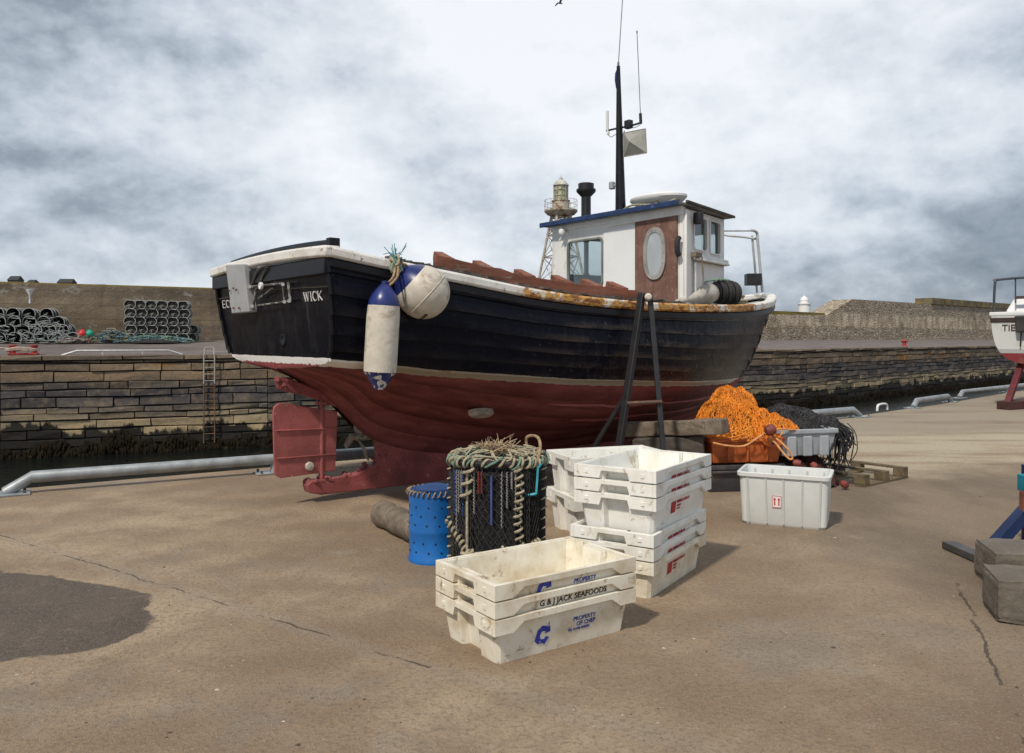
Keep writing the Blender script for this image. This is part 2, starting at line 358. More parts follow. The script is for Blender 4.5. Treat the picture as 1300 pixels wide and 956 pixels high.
def transom_material():
    q = NT('transom_paint'); wl = q.attr('wl')
    base = q.mix(q.ramp(q.noise(6, 5, .6), .4, .75), (.005, .005, .009), (.014, .014, .018))
    base = q.mix(q.m('MULTIPLY', q.ramp(q.noise(3, 5, .6, q.co((4, 4, .6))), .56, .75), .5), base, (.06, .06, .058))
    h = q.m('ADD', wl, q.m('MULTIPLY_ADD', q.noise(10, 5), .014, -.007))
    col = q.mix(q.m('LESS_THAN', h, .0), base, (.76, .75, .73)); col = q.mix(q.m('LESS_THAN', q.m('ADD', h, q.m('MULTIPLY_ADD', q.noise(16, 5, .7), .05, -.025)), -.058), col, (.27, .075, .075))
    q.bump(q.noise(7, 4, .6), .3, .012)
    return q.out(col, .27, 0, .35)
transom_paint = transom_material()
def gunwale_material():
    q = NT('gunwale_paint'); X, Y, Z = q.xyz()
    c = q.mix(q.ramp(q.noise(4, 6, .6), .45, .7), (.76, .75, .72), (.60, .57, .52))
    c = q.mix(q.ramp(q.noise(13, 7, .75), .60, .66), c, (.20, .10, .05))
    n = q.noise(3.2, 8, .7, q.co((1.2, 2, 2)))
    reg = q.m('MULTIPLY', q.ramp(X, 1.2, 2.1), q.m('SUBTRACT', 1.0, q.ramp(X, 4.7, 6.8)))
    reg = q.m('MULTIPLY', reg, q.m('LESS_THAN', Y, 0.0))
    r = q.ramp(q.m('ADD', q.m('MULTIPLY_ADD', reg, .44, -.22), n), .54, .66)
    rc = q.mix(q.ramp(q.noise(9, 7, .75, q.co((1, 1, 2.5))), .42, .60), (.62, .34, .08), (.17, .05, .015))
    rc = q.mix(q.ramp(q.noise(6, 6, .7, q.co((1, 1, 1), (3, 0, 0))), .54, .60), rc, (.7, .66, .58))
    c = q.mix(r, c, rc)
    q.bump(q.noise(22, 6, .7), .5, .01)
    return q.out(c, .6)
gunwale_paint = gunwale_material()
def keel_material():
    q = NT('keel_paint'); X, Y, Z = q.xyz()
    c = q.mix(q.ramp(q.noise(3.5, 6, .6), .3, .7), (.19, .045, .045), (.33, .08, .078)); c = q.mix(q.ramp(q.noise(20, 7, .75), .60, .66), c, (.42, .30, .25)); c = q.mix(q.m('MULTIPLY', q.ramp(q.noise(6, 7, .7), .5, .65), .6), c, (.12, .04, .035))
    top = q.m('MULTIPLY', q.m('GREATER_THAN', q.m('ADD', Z, q.m('MULTIPLY_ADD', q.noise(12, 4), .03, -.015)), .97), q.m('GREATER_THAN', X, 4.0))
    c = q.mix(top, c, (.03, .03, .033)); q.bump(q.noise(30, 6, .7), .6, .01)
    return q.out(c, .65)
keel_paint = keel_material()
def door_material():
    q = NT('weathered_plywood'); v = q.co((9, 9, .8))
    c = q.mix(q.ramp(q.noise(2.6, 7, .7, v), .30, .75), (.135, .062, .045), (.20, .105, .08)); c = q.mix(q.ramp(q.noise(5, 6, .7), .45, .7), c, (.24, .14, .11))
    c = q.mix(q.ramp(q.noise(24, 7, .75), .56, .68), c, (.30, .20, .155))
    q.bump(q.noise(30, 6, .7), .3, .005)
    return q.out(c, .75)
ply_door = door_material()

# ================================================================== THE SETTING
QE = [(-62, 17.6), (-21.4, 33.9), (-11.4, 37.9), (21.0, 59.2), (61.0, 97.0), (150, 181)]   # far quay edge
WE = [(-62, 20.8), (-25.9, 41.0), (-17.0, 46.0), (25.2, 80.0), (34.8, 88.0), (69.9, 118.0), (160, 196)]  # foot of the breakwater wall
NE = [(-26, -5.0), (-5.03, 8.10), (-2.81, 9.55), (6.88, 16.0), (10.9, 19.75), (15.5, 24.4), (60, 71)]   # near quay edge
ZQ = .81; ZW = 1.45; ZWATER = -3.5
def normal2(a, b):
    d = Vector((b[0] - a[0], b[1] - a[1])).normalized(); return Vector((-d.y, d.x))

def ground_material():
    q = NT('quay_concrete'); X, Y, Z = q.xyz()
    big = q.noise(.55, 6, .6); med = q.noise(2.3, 7, .65); fine = q.noise(38, 6, .7); grit = q.noise(170, 3, .6)
    c = q.mix(q.ramp(big, .34, .66), (.255, .172, .103), (.49, .375, .25))
    c = q.mix(q.m('MULTIPLY', q.ramp(med, .42, .66), .75), c, (.27, .195, .125)); c = q.mix(q.m('MULTIPLY', q.ramp(q.noise(.9, 6, .7, q.co((1, 1, 1), (17, 3, 0))), .52, .66), .5), c, (.27, .235, .20))
    c = q.mix(q.m('MULTIPLY', q.ramp(q.noise(1.1, 7, .7, q.co((1, 1, 1), (7, 3, 0))), .58, .70), .55), c, (.37, .315, .245))
    # sunlit band beyond the nets, soft shadow towards the cradles, painted as colour
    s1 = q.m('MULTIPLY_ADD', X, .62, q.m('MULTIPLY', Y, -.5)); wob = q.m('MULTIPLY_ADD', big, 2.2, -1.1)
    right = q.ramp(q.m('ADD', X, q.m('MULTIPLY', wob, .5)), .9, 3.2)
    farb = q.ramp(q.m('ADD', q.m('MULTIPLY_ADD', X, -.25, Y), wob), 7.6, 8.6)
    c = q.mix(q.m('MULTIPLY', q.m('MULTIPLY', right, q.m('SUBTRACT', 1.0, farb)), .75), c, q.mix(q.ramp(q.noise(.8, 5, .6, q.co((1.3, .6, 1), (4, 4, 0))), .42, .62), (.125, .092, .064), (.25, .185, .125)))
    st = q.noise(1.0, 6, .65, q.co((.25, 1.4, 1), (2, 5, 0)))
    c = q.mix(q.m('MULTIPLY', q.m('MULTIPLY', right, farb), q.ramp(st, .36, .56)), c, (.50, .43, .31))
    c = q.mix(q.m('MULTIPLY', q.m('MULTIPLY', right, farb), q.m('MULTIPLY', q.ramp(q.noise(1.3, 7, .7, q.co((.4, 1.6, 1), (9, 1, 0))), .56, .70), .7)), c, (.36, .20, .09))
    c = q.mix(q.m('MULTIPLY', q.ramp(q.m('ADD', Y, wob), 12.2, 13.8), .55), c, (.22, .18, .14))
    # wet patch
    px = q.m('DIVIDE', q.m('SUBTRACT', X, -3.50), 1.66); py = q.m('DIVIDE', q.m('SUBTRACT', Y, q.m('MULTIPLY_ADD', X, -.12, 4.03)), .80)
    rr = q.m('SQRT', q.m('ADD', q.m('MULTIPLY', px, px), q.m('MULTIPLY', py, py)))
    rr = q.m('ADD', rr, q.m('ADD', q.m('MULTIPLY_ADD', q.noise(1.4, 3, .5), .5, -.25), q.m('MULTIPLY_ADD', q.noise(9, 5, .6), .10, -.05)))
    wet = q.m('SUBTRACT', 1.0, q.ramp(rr, .975, 1.0))
    c = q.mix(wet, c, q.mix(q.ramp(med, .3, .7), (.080, .056, .038), (.12, .087, .062)))
    # seams
    def seam(x0, y0, x1, y1, w, nz):
        dx, dy = x1 - x0, y1 - y0; l = math.hypot(dx, dy); nx, ny = -dy / l, dx / l
        d = q.m('ADD', q.m('MULTIPLY', X, nx), q.m('MULTIPLY_ADD', Y, ny, -(x0 * nx + y0 * ny)))
        d = q.m('ADD', d, q.m('MULTIPLY_ADD', q.noise(2.5, 7, .7), nz, -nz / 2))
        return q.m('SUBTRACT', 1.0, q.ramp(q.m('ABSOLUTE', d), w * .3, w))
    t1 = q.m('MULTIPLY', seam(-2.96, 5.54, -1.08, 4.21, .008, .12), q.m('MULTIPLY', q.m('LESS_THAN', X, -.2), q.ramp(q.noise(3.2, 6, .7), .46, .58)))
    t2 = q.m('MULTIPLY', seam(2.68, 4.84, 2.14, 3.55, .009, .16), q.m('MULTIPLY', q.m('LESS_THAN', Y, 5.0), q.ramp(q.noise(2.1, 5, .6), .40, .52)))
    t3 = q.m('MULTIPLY', seam(-.6, 3.0, 1.9, 3.6, .012, .3), q.ramp(q.noise(1.1, 4, .6), .50, .6))
    crack = q.m('MAXIMUM', t1, t2)
    halo = q.m('MULTIPLY', seam(-2.96, 5.54, -1.08, 4.21, .11, .2), .3)
    c = q.mix(halo, c, (.36, .31, .25))
    g2 = q.noise(90, 4, .75); g3 = q.noise(14, 7, .75)
    c = q.mix(q.m('MULTIPLY', q.ramp(g3, .50, .68), .35), c, (.20, .15, .105))
    c = q.mix(q.m('MULTIPLY', q.ramp(q.noise(9, 7, .75, q.co((1, 1, 1), (3, 8, 0))), .54, .72), .38), c, (.42, .35, .26))
    c = q.mix(q.m('MULTIPLY', q.ramp(fine, .48, .62), .55), c, (.17, .13, .092))
    c = q.mix(q.m('MULTIPLY', q.ramp(g2, .56, .64), .55), c, (.48, .41, .33))
    c = q.mix(q.m('MULTIPLY', q.ramp(grit, .56, .64), .55), c, (.075, .058, .045))
    c = q.mix(q.m('MULTIPLY', crack, .8), c, (.075, .06, .048))
    vs = q.vor(5.5, out='Distance'); spk = q.m('MULTIPLY', q.m('LESS_THAN', vs, .035), q.ramp(q.noise(1.3, 3), .45, .55))
    c = q.mix(q.m('MULTIPLY', spk, .4), c, (.60, .55, .46))
    vs2 = q.vor(3.1, q.co((1, 1, 1), (5, 2, 0))); c = q.mix(q.m('MULTIPLY', q.m('LESS_THAN', vs2, .03), .9), c, (.07, .06, .05))
    q.bump(q.m('SUBTRACT', q.m('ADD', q.m('MULTIPLY', grit, .5), fine), q.m('MULTIPLY', crack, 1.2)), 1.0, .014)
    rough = q.m('MULTIPLY_ADD', wet, -.30, .90)
    return q.out(c, rough)
def build_ground():
    m = MB(); top = [(x, y) for x, y in NE]; poly = top + [(60, -40), (-26, -40)]
    n = len(poly); m.add([(x, y, 0) for x, y in poly], [tuple(range(n))])
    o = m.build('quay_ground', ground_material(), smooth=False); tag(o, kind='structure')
    m = MB()
    for a, b in zip(NE, NE[1:]):
        nn = normal2(a, b) * -.45
        m.add([(a[0], a[1], -.004), (b[0], b[1], -.004), (b[0], b[1], -5), (a[0], a[1], -5)], [(0, 1, 2, 3)])
    q = m.build('near_quay_face', concrete_block, smooth=False); tag(q, kind='structure')
    m = MB(); m.add([(-3000, -300, ZWATER), (3000, -300, ZWATER), (3000, 4500, ZWATER), (-3000, 4500, ZWATER)], [(0, 1, 2, 3)])
    q = NT('harbour_water'); w = q.noise(1.3, 4, .6, q.co((1, 1.8, 1))); w2 = q.noise(7, 3, .6)
    q.bump(q.m('ADD', w, q.m('MULTIPLY', w2, .25)), .5, .22)
    wt = q.out((.006, .009, .008), .10); o = m.build('water', wt, smooth=False); tag(o, kind='structure')
    m = MB()
    def pt(tab, i): return tab[i]
    # road between the far quay edge and the wall foot, resampled so both polylines pair up
    a = QE; b = [WE[0], WE[1], WE[2], WE[3], WE[5], WE[6]]
    vs = [(x, y, ZQ) for x, y in a] + [(x, y, ZW) for x, y in b]; k = len(a)
    m.add(vs, [(i, i + 1, k + i + 1, k + i) for i in range(k - 1)])
    rd = MAT('far_road', (.15, .125, .115), .9, vary=.3, vs=.5, spot=((.22, .20, .18), .6, .55, .75), bump=.3, bs_=6)
    o = m.build('far_road', rd, smooth=False); tag(o, kind='structure')
build_ground()

# ---- far quay wall in courses of squared stone
def stone_material():
    q = NT('quay_stone'); X, Y, Z = q.xyz(); t = q.attr('tint')
    zz = q.m('ADD', Z, q.m('MULTIPLY_ADD', q.noise(.6, 5, .6), 1.5, -.75))
    cr = q.n('ShaderNodeValToRGB'); q.put(cr.inputs[0], q.m('MULTIPLY_ADD', zz, 1 / 4.4, 3.55 / 4.4)); e = cr.color_ramp.elements
    e[0].position = 0; e[0].color = (.022, .018, .012, 1); e[1].position = 1; e[1].color = (.15, .125, .10, 1)
    for p, c in ((.17, (.035, .028, .018)), (.24, (.27, .23, .15)), (.37, (.225, .195, .14)), (.47, (.085, .078, .075)), (.60, (.045, .045, .055)), (.70, (.075, .068, .064)), (.78, (.15, .115, .08)), (.9, (.17, .135, .10))):
        k = e.new(p); k.color = (*c, 1)
    c = q.mix(q.ramp(t, 0, 1), (.85, .80, .76), (1.75, 1.58, 1.35)); c = q.mix(1.0, cr.outputs[0], c, 'MULTIPLY'); c = q.mix(q.m('MULTIPLY', q.ramp(q.noise(1.8, 6, .7, q.co((1, 1, 1), (2, 2, 6))), .48, .66), .5), c, (.27, .21, .14))
    c = q.mix(q.m('MULTIPLY', q.ramp(q.noise(.5, 4, .6, q.co((1, 1, 1.5), (5, 5, 5))), .58, .66), q.m('MULTIPLY', q.ramp(Z, -.9, .0), q.m('SUBTRACT', 1.0, q.ramp(Z, .25, .6)))), c, (.27, .13, .035))
    c = q.mix(q.m('MULTIPLY', q.ramp(q.noise(6, 7, .7), .45, .8), .5), c, (.03, .026, .024))
    c = q.mix(q.m('MULTIPLY', q.ramp(q.noise(2.5, 6, .7, q.co((1, 1, 1), (1, 8, 2))), .60, .75), .5), c, (.30, .27, .22))
    wz = q.m('ADD', Z, q.m('MULTIPLY_ADD', q.noise(.8, 7, .7, q.co((1, 1, .35), (3, 3, 0))), -2.8, 1.4)); c = q.mix(q.m('SUBTRACT', 1.0, q.ramp(wz, -2.45, -2.30)), c, (.014, .011, .007))
    q.bump(q.noise(5, 7, .7), .8, .06)
    return q.out(c, .85)
def build_far_wall():
    m = MB(); tint = []; rnd = random.Random(3)
    def addv(vs, fs, t, mi=0): m.add(vs, fs, mi); tint.extend([t] * len(vs))
    courses = []; z = ZWATER - .3
    while z < ZQ - .22:
        h = rnd.uniform(.27, .47); courses.append((z, min(z + h, ZQ - .2))); z += h
    courses.append((ZQ - .2, ZQ + .012))
    for si, (a, b) in enumerate(zip(QE, QE[1:])):
        a = Vector(a); b = Vector(b); d = (b - a); L = d.length; d.normalize(); nn = Vector((d.y, -d.x))
        if si in (0, 4): L = L if si == 0 else 60
        for ci, (z0, z1) in enumerate(courses):
            s = 0
            while s < L:
                w = rnd.uniform(.7, 2.3) if ci < len(courses) - 1 else rnd.uniform(1.5, 3.2)
                e = min(s + w, L); off = rnd.uniform(-.035, .05) + (.08 if ci == len(courses) - 1 else 0) ; g = .003 + rnd.random() * .012; i = .022
                t = rnd.random()
                def wv(c_, u_): return 0 if c_ <= 0 or c_ >= len(courses) else .085 * mnoise.noise(Vector((u_ * .55 + si * 9, c_ * 3.7, 0)))
                top_ = ci == len(courses) - 1
                A0, A1 = z0 + g + wv(ci, s), z0 + g + wv(ci, e); dz = rnd.uniform(0, .03) * (not top_)
                B0, B1 = z1 - (0 if top_ else g) - dz + wv(ci + 1, s), z1 - (0 if top_ else g) - dz + wv(ci + 1, e)
                def P(u, v, o): p = a + d * u + nn * o; return (p.x, p.y, v)
                vs = [P(s + g, A0, -.1), P(e - g, A1, -.1), P(e - g, B1, -.1), P(s + g, B0, -.1),
                      P(s + g + i * rnd.uniform(.4, 1.6), A0 + i * rnd.uniform(.3, 1.8), off + rnd.uniform(-.03, .03)), P(e - g - i * rnd.uniform(.4, 1.6), A1 + i * rnd.uniform(.3, 1.8), off + rnd.uniform(-.03, .03)), P(e - g - i * rnd.uniform(.4, 1.6), B1 - i * rnd.uniform(.3, 2.2), off + rnd.uniform(-.03, .03)), P(s + g + i * rnd.uniform(.4, 1.6), B0 - i * rnd.uniform(.3, 2.2), off + rnd.uniform(-.03, .03)),
                      P(s + g, B0, -1.0), P(e - g, B1, -1.0)]
                addv(vs, [(4, 5, 6, 7), (0, 1, 5, 4), (1, 2, 6, 5), (2, 3, 7, 6), (3, 0, 4, 7), (3, 2, 9, 8)], t)
                s = e
        p0 = a - nn * .07; p1 = a + d * L - nn * .07
        addv([(p0.x, p0.y, -4), (p1.x, p1.y, -4), (p1.x, p1.y, ZQ - .03), (p0.x, p0.y, ZQ - .03)], [(0, 1, 2, 3)], 0, 1)
    m.att['tint'] = tint
    back = MAT('joint_shadow', (.018, .015, .012), .95, bump=0)
    o = m.build('quay_wall', [stone_material(), back], smooth=False)
    tag(o, 'weathered stone block quay wall with tide stains across the harbour water', 'wall')
    # hanging weed along the tide line
    w = MB(); rnd = random.Random(5)
    for a, b, dens in ((QE[0], QE[1], 3), (QE[1], QE[2], 75), (QE[2], QE[3], 55), (QE[3], QE[4], 30)):
        a = Vector(a); b = Vector(b); d = b - a; L = d.length; d.normalize(); nn = Vector((d.y, -d.x))
        for k in range(int(L * dens)):
            s = rnd.uniform(0, L); p = a + d * s
            hgt = mnoise.noise(Vector((p.x * .55, 3, 0))) * .75 + mnoise.noise(Vector((p.x * 2.2, 9, 0))) * .35
            ztop = -2.85 + max(-.35, hgt) * 1.0
            z = rnd.uniform(-3.45, ztop); l = rnd.uniform(.2, .5); ww = rnd.uniform(.06, .2); o = rnd.uniform(.04, .16)
            q0 = p + nn * o
            lean = rnd.uniform(-.08, .08)
            w.add([(q0.x - d.x * ww / 2, q0.y - d.y * ww / 2, z), (q0.x + d.x * ww / 2, q0.y + d.y * ww / 2, z),
                   (q0.x + d.x * (ww * .4 + lean) + nn.x * .06, q0.y + d.y * (ww * .4 + lean) + nn.y * .06, z - l * .6), (q0.x + d.x * lean + nn.x * .02, q0.y + d.y * lean + nn.y * .02, z - l)], [(0, 1, 2, 3)])
    wm = MAT('wet_seaweed', (.016, .011, .005), .8, vary=.6, vs=2.5, spot=((.06, .045, .014), 3, .60, .72), bump=0, spec=.15)
    tag(w.build('seaweed', wm, smooth=False), kind='stuff', label='dark brown seaweed hanging along the tide line of the stone quay wall', cat='seaweed')
build_far_wall()

# ---- breakwater walls behind the far quay
def concrete_wall_material():
    q = NT('breakwater_concrete'); X, Y, Z = q.xyz()
    c = q.mix(q.ramp(q.noise(.22, 6, .65, q.co((1, 1, 2.5))), .35, .7), (.15, .112, .072), (.28, .22, .15))
    w = q.n('ShaderNodeTexWave', bands_direction='Z'); w.inputs['Scale'].default_value = .55; w.inputs['Distortion'].default_value = 1.2; w.inputs['Detail'].default_value = 3; w.inputs['Detail Scale'].default_value = .4
    c = q.mix(q.m('MULTIPLY', q.ramp(w.outputs['Fac'], .6, .95), .35), c, (.10, .08, .06))
    top = q.m('MULTIPLY', q.ramp(Z, 3.3, 3.8), q.ramp(q.noise(.9, 8, .75, q.co((1, 1, 2))), .56, .62)); c = q.mix(q.m('MULTIPLY', top, .7), c, (.40, .37, .32))
    c = q.mix(q.m('MULTIPLY', q.ramp(q.noise(1.4, 7, .75, q.co((1, 1, .3))), .48, .7), .55), c, (.10, .078, .058)); c = q.mix(q.m('MULTIPLY', q.ramp(q.noise(3.5, 7, .75), .56, .66), .5), c, (.36, .31, .24))
    jl = q.m('LESS_THAN', q.m('ABSOLUTE', q.m('SUBTRACT', q.m('FRACT', q.m('MULTIPLY', Z, 1.35)), .5)), .022); c = q.mix(q.m('MULTIPLY', jl, .5), c, (.07, .055, .045))
    c = q.mix(q.m('MULTIPLY', q.ramp(Z, 4.34, 4.42), .9), c, (.30, .22, .05))
    q.bump(q.noise(2.5, 7, .7), .7, .08)
    return q.out(c, .92)
def rubble_material():
    q = NT('rubble_masonry'); X, Y, Z = q.xyz()
    vo = q.n('ShaderNodeTexVoronoi', feature='F1'); q.put(vo.inputs['Vector'], q.co((1, 1, 1.8))); vo.inputs['Scale'].default_value = 2.1
    d = q.vor(2.1, q.co((1, 1, 1.8)), 'DISTANCE_TO_EDGE')
    g = q.n('ShaderNodeRGBToBW'); q.put(g.inputs[0], vo.outputs['Color'])
    c = q.mix(g.outputs[0], (.24, .195, .14), (.54, .45, .33))
    c = q.mix(q.m('MULTIPLY', q.m('SUBTRACT', 1.0, q.ramp(d, .02, .09)), .75), c, (.10, .085, .068))
    band = q.m('MULTIPLY', q.ramp(Z, 2.9, 3.0), q.m('SUBTRACT', 1.0, q.ramp(Z, 4.3, 4.7)))
    band = q.m('MULTIPLY', band, q.ramp(q.noise(.35, 5, .6), .36, .48))
    rend = q.mix(q.ramp(q.noise(.8, 7, .7, q.co((1.4, 1.4, .5))), .35, .65), (.62, .53, .41), (.30, .24, .17))
    c = q.mix(band, c, rend)
    c = q.mix(q.m('MULTIPLY', q.m('MULTIPLY', q.ramp(Z, 1.5, 2.7), q.ramp(q.noise(.5, 6, .6), .52, .62)), q.m('SUBTRACT', 1.0, q.ramp(Z, 2.9, 3.2))), c, (.24, .18, .11))
    c = q.mix(q.m('MULTIPLY', q.ramp(q.noise(.3, 6, .65), .5, .7), .45), c, (.05, .045, .04))
    q.bump(q.ramp(d, 0, .2), .7, .1)
    return q.out(c, .92)
grass_m = MAT('coastal_grass', (.20, .16, .035), .9, vary=.4, vs=.3, bump=.5, bs_=3, bd=.1)
def wall_strip(m, pts, z0, tops, thick, setback=0.0):
    P = [Vector(p) for p in pts]; k = len(P); ns = []
    for i in range(k):
        d = (P[min(i + 1, k - 1)] - P[max(i - 1, 0)]).normalized(); ns.append(Vector((-d.y, d.x)))
    vs = []
    for p, n, zt in zip(P, ns, tops):
        f = p + n * setback; b = f + n * thick
        vs += [(f.x, f.y, z0), (f.x, f.y, zt), (b.x, b.y, zt), (b.x, b.y, z0)]
    fs = []
    for i in range(k - 1):
        for j in range(4): fs.append((i * 4 + j, (i + 1) * 4 + j, (i + 1) * 4 + (j + 1) % 4, i * 4 + (j + 1) % 4))
    fs += [(3, 2, 1, 0), tuple((k - 1) * 4 + j for j in range(4))]
    m.add(vs, fs)
def between(a, b, t): return (a[0] + (b[0] - a[0]) * t, a[1] + (b[1] - a[1]) * t)
def build_breakwater():
    cm = concrete_wall_material()
    r = empty('breakwater_wall', (WE[2][0], WE[2][1], ZW), 0, 'long brown concrete breakwater wall behind the stacked creels', 'wall')
    def sub(name, m, mat, root):
        o = m.build(name, mat, None, smooth=False); o.parent = root; o.matrix_parent_inverse = Matrix.Translation(-root.location); return o
    pa = [WE[0], WE[1], WE[2], between(WE[2], WE[3], .72)]
    m = MB(); wall_strip(m, pa, 1.0, [4.45] * 4, 1.6, .35); sub('wall_face', m, cm, r)
    m = MB(); wall_strip(m, pa, 1.0, [2.36] * 4, .347, 0); sub('ledge', m, cm, r)
    rm = rubble_material()
    r2 = empty('rubble_wall', (WE[4][0], WE[4][1], ZW), 0, 'pale patchy rubble stone sea wall with sloping end at right', 'wall')
    e0 = between(WE[2], WE[3], .722)
    m = MB(); wall_strip(m, [e0, WE[3], WE[4], between(WE[4], WE[5], .13), between(WE[4], WE[5], .58), WE[5], between(WE[5], WE[6], .4)], 1.0, [4.05, 4.0, 4.15, 6.1, 6.15, 6.2, 6.3], 2.5, .8); sub('wall_face', m, rm, r2)
    m = MB(); wall_strip(m, [e0, WE[3], WE[4], WE[5], between(WE[5], WE[6], .4)], 1.0, [2.6, 2.7, 2.8, 2.9, 3.0], .797, 0); sub('ledge', m, rm, r2)
    m = MB(); wall_strip(m, [between(WE[4], WE[5], .585), WE[5], between(WE[5], WE[6], .4)], 6.16, [6.95, 6.95, 7.1], 2.2, .62)
    sub('coping', m, MAT('lichen_coping', (.16, .13, .075), .9, vary=.4, vs=.8, spot=((.27, .19, .04), .7, .5, .65), bump=.5, bs_=4, bd=.05), r2)
    m = MB(); wall_strip(m, [e0, WE[3], WE[4]], 3.9, [4.36, 4.42, 4.4], 2.4, .9); sub('grass_top', m, grass_m, r2)
    # low hill beyond, with roofs
    m = MB(); vs = []; fs = []
    K = 60
    for i in range(K + 1):
        x = -520 + i * 12; y = 420 + abs(i - 20) * .5
        zt = 31.5 - max(0, (x + 260)) * .052 + mnoise.noise(Vector((x * .02, 0, 0))) * 1.2
        vs += [(x, y, -4), (x, y, zt - 2.5), (x + 20, y + 60, zt), (x + 30, y + 260, -4)]
    for i in range(K):
        for j in range(3): fs.append((i * 4 + j, i * 4 + j + 1, (i + 1) * 4 + j + 1, (i + 1) * 4 + j))
    m.add(vs, fs); tag(m.build('hill', grass_m), kind='structure')
    hw = MAT('far_house_wall', (.10, .09, .08), .9, bump=0); hr = MAT('far_house_roof', (.05, .05, .055), .9, bump=0)
    for k, (px, py, w, h, lb) in enumerate(((20, 357, 14, 3.0, 'small dark gabled cottage on the skyline at far left'), (42, 358.5, 9, 2.0, 'low dark shed on the skyline right of the gabled cottage'), (85, 360, 19, 2.8, 'long dark flat barn on the skyline above the breakwater'), (122, 362, 24, 1.3, 'very low long outbuilding on the skyline right of the barn'))):
        p = at(px, py + 3.2, 440); r = empty('house', (p.x, p.y, p.z - 4), 0, lb, 'house', 'houses on the skyline')
        m = MB(); m.box((0, 0, (4 + h * .6) / 2), (w * .42, 5, 4 + h * .6)); m.build('wall', hw, r, smooth=False)
        m = MB(); hh = 4 + h * .6; L = w * .22; m.add([(-L, -3, hh + .003), (L, -3, hh + .003), (L, 3, hh + .003), (-L, 3, hh + .003), (-L * .9, 0, hh + h * .8), (L * .9, 0, hh + h * .8)], [(0, 1, 5, 4), (2, 3, 4, 5), (1, 2, 5), (3, 0, 4), (3, 2, 1, 0)]); m.build('roof', hr, r, smooth=False)
build_breakwater()

def build_lighthouses():
    # white lighthouse on the headland
    p = at(1021, 396, 320); r = empty('lighthouse', (p.x, p.y, -4), 0, 'small white lighthouse showing above the grassy sea wall', 'lighthouse')
    z0 = p.z + 4; k = 320 / F; wm = MAT('lighthouse_white', (.82, .82, .80), .6, bump=0, vary=.05)
    m = MB(); m.lathe([(3.1, 0), (7.6 * k, z0 - 1), (7.2 * k, z0 + 9.2 * k), (8.2 * k, z0 + 9.4 * k), (8.2 * k, z0 + 11 * k)], 20); m.build('tower', wm, r)
    m = MB(); m.lathe([(5.0 * k, z0 + 11 * k), (5.0 * k, z0 + 14.5 * k)], 14); m.build('lantern', wm, r)
    m = MB(); m.lathe([(5.3 * k, z0 + 14.5 * k), (4.6 * k, z0 + 17 * k), (2.4 * k, z0 + 19 * k), (.8 * k, z0 + 20 * k), (.5 * k, z0 + 21.5 * k)], 14); m.build('dome', wm, r)
    # iron lattice light tower on the far quay
    Z = 52; c = at(712, 431, Z); r = empty('light_tower', (c.x, c.y, ZQ + .3), R(20), 'rusty white iron lattice light tower with glazed lantern behind the wheelhouse', 'light tower')
    B = ZQ + .3
    def hw(z): return .42 + (9.7 - z) * .155
    m = MB(); cs = [(-1, -1), (1, -1), (1, 1), (-1, 1)]
    for a, b in cs: m.tube([(a * hw(B), b * hw(B), 0), (a * hw(9.7), b * hw(9.7), 9.7 - B)], .085, 8)
    m.build('legs', tower_iron, r)
    m = MB(); lv = [B + .2, 3.3, 5.2, 6.8, 8.2, 9.3]
    for z0, z1 in zip(lv, lv[1:]):
        for i in range(4):
            a = cs[i]; b = cs[(i + 1) % 4]
            pa0 = (a[0] * hw(z0), a[1] * hw(z0), z0 - B); pb0 = (b[0] * hw(z0), b[1] * hw(z0), z0 - B); pa1 = (a[0] * hw(z1), a[1] * hw(z1), z1 - B); pb1 = (b[0] * hw(z1), b[1] * hw(z1), z1 - B)
            m.tube([pa0, pb1], .028, 5); m.tube([pb0, pa1], .028, 5); m.tube([pa1, pb1], .045, 5)
    m.build('bracing', tower_iron, r, smooth=False)
    m = MB(); m.lathe([(.5, 9.35 - B), (.9, 9.5 - B), (1.07, 9.68 - B), (1.07, 9.78 - B), (.5, 9.80 - B)], 16); m.build('gallery', tower_iron, r)
    m = MB()
    for h in (.3, .62): m.tube([(1.05 * math.cos(a * math.pi / 12), 1.05 * math.sin(a * math.pi / 12), 9.78 - B + h) for a in range(24)], .014, 5, True)
    for a in range(12): m.tube([(1.05 * math.cos(a * math.pi / 6), 1.05 * math.sin(a * math.pi / 6), 9.78 - B + g) for g in (0, .62)], .014, 5)
    m.build('railing', tower_iron, r)
    m = MB(); m.lathe([(.56, 9.8 - B), (.56, 10.3 - B), (.60, 10.34 - B), (.60, 10.4 - B)], 14); m.build('lantern_base', tower_iron, r)
    m = MB(); m.lathe([(.44, 10.4 - B), (.44, 11.35 - B)], 12); m.build('lantern', lantern_glass, r)
    m = MB()
    for a in range(10): m.tube([(.47 * math.cos(a * math.pi / 5), .47 * math.sin(a * math.pi / 5), z - B) for z in (10.4, 11.35)], .022, 5)
    for z in (10.7, 11.05): m.tube([(.47 * math.cos(a * math.pi / 10), .47 * math.sin(a * math.pi / 10), z - B) for a in range(20)], .016, 5, True)
    m.build('glazing_bars', tower_iron, r)
    m = MB(); m.lathe([(.52, 11.35 - B), (.5, 11.42 - B), (.30, 11.66 - B), (.12, 11.74 - B), (.12, 11.84 - B), (.03, 11.9 - B), (.02, 12.0 - B)], 14); m.build('dome', MAT('dome_white', (.55, .55, .50), .6, spot=((.2, .1, .05), 4, .6, .7)), r)
build_lighthouses()

